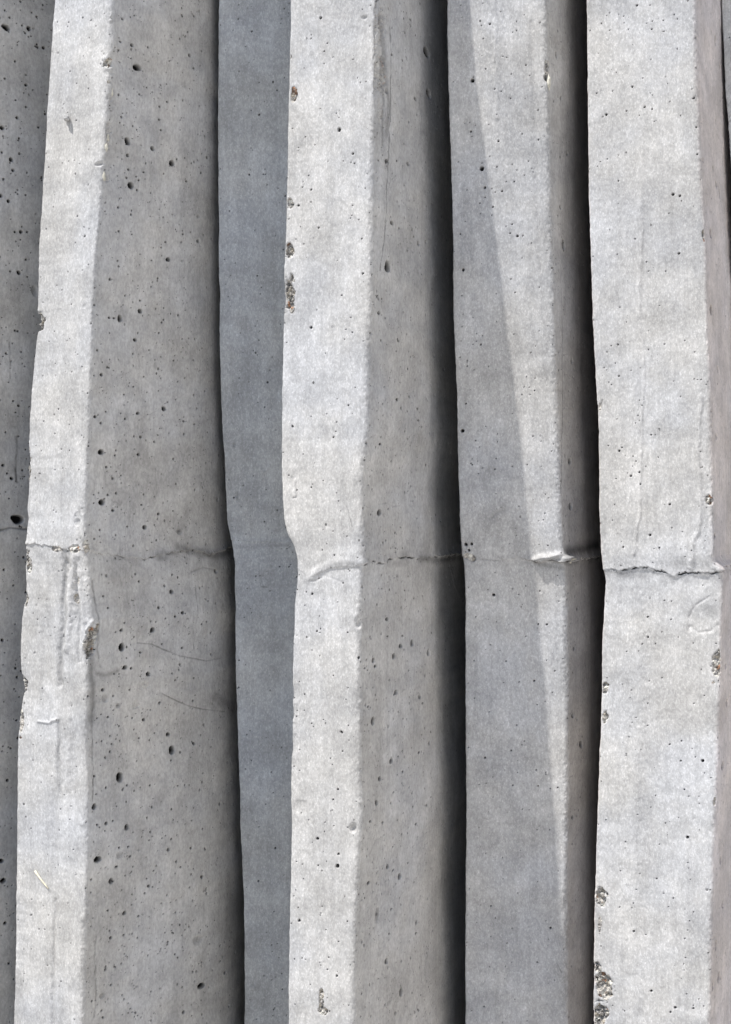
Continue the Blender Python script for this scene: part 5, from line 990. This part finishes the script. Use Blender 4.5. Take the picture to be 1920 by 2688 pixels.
FR = (.408, .407, .409)
SD = (.392, .389, .385)
FINS = {
 0: ('broad grey concrete fin cut off by the left edge, only its pitted flank showing', (145, 262), 4, True),
 1: ('leftmost pale concrete fin, narrow sunlit face with a stuck lump and a straw', (0, 215), 4, True),
 2: ('blue-grey concrete fin wholly in shade, narrow face squeezed between two sunlit fins', (0, 5), 4, True),
 3: ('sunlit concrete fin with chipped left edge and curled lip at its joint', (0, 215), 4.2, True),
 4: ('half-shaded concrete fin crossed by a long slanting shadow edge', (0, 130), 4.2, True),
 5: ('widest sunlit concrete fin with orange stones in broken left corner and a ragged crack', (0, 130), 4.5, True),
 6: ('dark concrete fin barely showing at the right edge behind the widest one', (0, 20), 4, True),
}
info = {}
for i, (lab, fine, r, vis) in FINS.items():
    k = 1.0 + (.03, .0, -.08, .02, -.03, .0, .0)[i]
    fr_, sd_ = FR, SD
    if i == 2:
        fr_ = (.38, .393, .407)         # bluish skylight of the shade, painted into the front colour
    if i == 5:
        sd_ = (.56, .515, .50)           # paler, pinkish flank: bounced light painted into its colour
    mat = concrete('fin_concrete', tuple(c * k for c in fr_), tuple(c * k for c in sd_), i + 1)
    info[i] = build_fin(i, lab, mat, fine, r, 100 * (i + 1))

# ---------------------------------------------------------------- setting
def box(name, lo, hi, mat):
    import bmesh
    bm = bmesh.new()
    bmesh.ops.create_cube(bm, size=1)
    for v in bm.verts:
        v.co = Vector([lo[k] + (v.co[k] + .5) * (hi[k] - lo[k]) for k in range(3)])
    bmesh.ops.bevel(bm, geom=bm.edges[:], offset=.008, segments=2, affect='EDGES')
    me = bpy.data.meshes.new(name); bm.to_mesh(me); bm.free(); me.materials.append(mat)
    o = bpy.data.objects.new(name, me); C.objects.link(o)
    return o
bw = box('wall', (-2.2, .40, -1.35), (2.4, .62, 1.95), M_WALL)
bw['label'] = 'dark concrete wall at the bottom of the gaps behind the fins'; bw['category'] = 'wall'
def sheet(name, half, z, mat):
    me = bpy.data.meshes.new(name)
    me.from_pydata([(-half, -half, z), (half, -half, z), (half, half, z), (-half, half, z)], [], [(0, 1, 2, 3)])
    me.materials.append(mat)
    o = bpy.data.objects.new(name, me); C.objects.link(o); o['kind'] = 'structure'
    return o
bounce_wall = box('wall', (1.0, -4.2, -1.35), (1.25, -0.30, 2.6), M_BOUNCE)  # added out of view to bounce sunlight onto the shaded flanks
bounce_wall['label'] = 'unseen pinkish cream side wall added to bounce sunlight onto the flanks'; bounce_wall['category'] = 'wall'
sheet('ground', 150, Z_BOT * MM, M_PAVE)

# ---------------------------------------------------------------- small things on the fins
def on_front(i, f, z):
    d = info[i][1]
    g = [float(np.interp(z, d['z'], d[k])) for k in ('xl', 'yl', 'xe', 'ye')]
    n = Vector((g[3] - g[1], -(g[2] - g[0]), 0)).normalized()
    return Vector((g[0] + f * (g[2] - g[0]), g[1] + f * (g[3] - g[1]), z)), n
def on_side(i, dd, z):
    d = info[i][1]
    a = d['aR']
    xe, ye = float(np.interp(z, d['z'], d['xe'])), float(np.interp(z, d['z'], d['ye']))
    return Vector((xe + dd * math.sin(a), ye + dd * math.cos(a), z)), Vector((math.cos(a), -math.sin(a), 0))
def lump(name, pos, rad, mat, parent, seed, nrm=None, subdiv=3):
    import bmesh
    from mathutils import noise
    bm = bmesh.new()
    bmesh.ops.create_icosphere(bm, subdivisions=subdiv, radius=1)
    for v in bm.verts:
        k = 1 + .45 * noise.noise(v.co * 1.6 + Vector((seed, 0, 0))) + .22 * noise.noise(v.co * 4 + Vector((0, seed, 0)))
        c = v.co * k
        v.co = Vector((c.x * rad[0], c.y * rad[1], c.z * rad[2])) * MM
        if nrm is not None:
            pass
        v.co += pos * MM
    for f in bm.faces:
        f.smooth = True
    me = bpy.data.meshes.new(name); bm.to_mesh(me); bm.free(); me.materials.append(mat)
    o = bpy.data.objects.new(name, me); C.objects.link(o)
    if parent is not None:
        bpy.context.view_layer.update()
        o.parent = parent; o.matrix_parent_inverse = parent.matrix_world.inverted()
    return o
p, n = on_front(1, .377, 355.1)
lump('mortar_lump', p + n * 3.4, (2.8, 3.2, 2.6), M_PEBBLE, info[1][0], 3)
lump('mortar_lump', p + n * .8 + Vector((-1.9, 0, 1.0)), (2.2, 1.2, 1.6), M_PEBBLE, info[1][0], 5)
p, n = on_side(4, 14, -44.6)
lump('mortar_flake', p + n * 2.6, (3.6, 4.6, 1.1), M_MORTAR, info[4][0], 8)
lump('mortar_flake', p + n * 2.2 + Vector((-1.5, 0, -3)), (1.2, 1.0, 1.6), M_MORTAR, info[4][0], 9)
for dd, zz, rx, rz in ((3, 299, 1.8, 4.5), (2.5, 325, 1.5, 4), (4, 334, 1.2, 3), (4.5, 374, 1.2, 4)):
    p, n = on_side(1, dd, zz)
    lump('mortar_patch', p - n * .5, (rx, .7 + rx * .4, rz), M_MORTAR, info[1][0], dd + zz)
p, n = on_side(4, 2, 393)
lump('mortar_patch', p, (1.6, 1.5, 6), M_MORTAR, info[4][0], 4)

def tube(name, pts, r0, r1, mat, seg=8):
    V, Fc = [], []
    for k, q in enumerate(pts):
        a = pts[max(k - 1, 0)]; b = pts[min(k + 1, len(pts) - 1)]
        d = (b - a).normalized()
        u = d.cross(Vector((0, 1, 0.01))).normalized(); v = d.cross(u)
        r = r0 + (r1 - r0) * k / (len(pts) - 1)
        for j in range(seg):
            t = 2 * math.pi * j / seg
            V.append(tuple((q + (u * math.cos(t) + v * math.sin(t)) * r) * MM))
    for k in range(len(pts) - 1):
        for j in range(seg):
            Fc.append((k * seg + j, k * seg + (j + 1) % seg, (k + 1) * seg + (j + 1) % seg, (k + 1) * seg + j))
    Fc.append(tuple(range(seg))[::-1]); Fc.append(tuple((len(pts) - 1) * seg + j for j in range(seg)))
    me = bpy.data.meshes.new(name); me.from_pydata(V, [], Fc); me.shade_smooth(); me.materials.append(mat)
    o = bpy.data.objects.new(name, me); C.objects.link(o)
    return o
p0, n0 = on_front(1, .2756, -326.2); p1, n1 = on_front(1, .475, -340.0)
pts = [p0.lerp(p1, t) + n0 * (.9 + .5 * math.sin(3 * t)) for t in (0, .2, .4, .6, .8, 1)]
st = tube('straw', pts, 1.0, .6, M_STRAW)
st['label'] = 'short pale piece of straw stuck to the lower sunlit face of the leftmost fin'; st['category'] = 'straw'
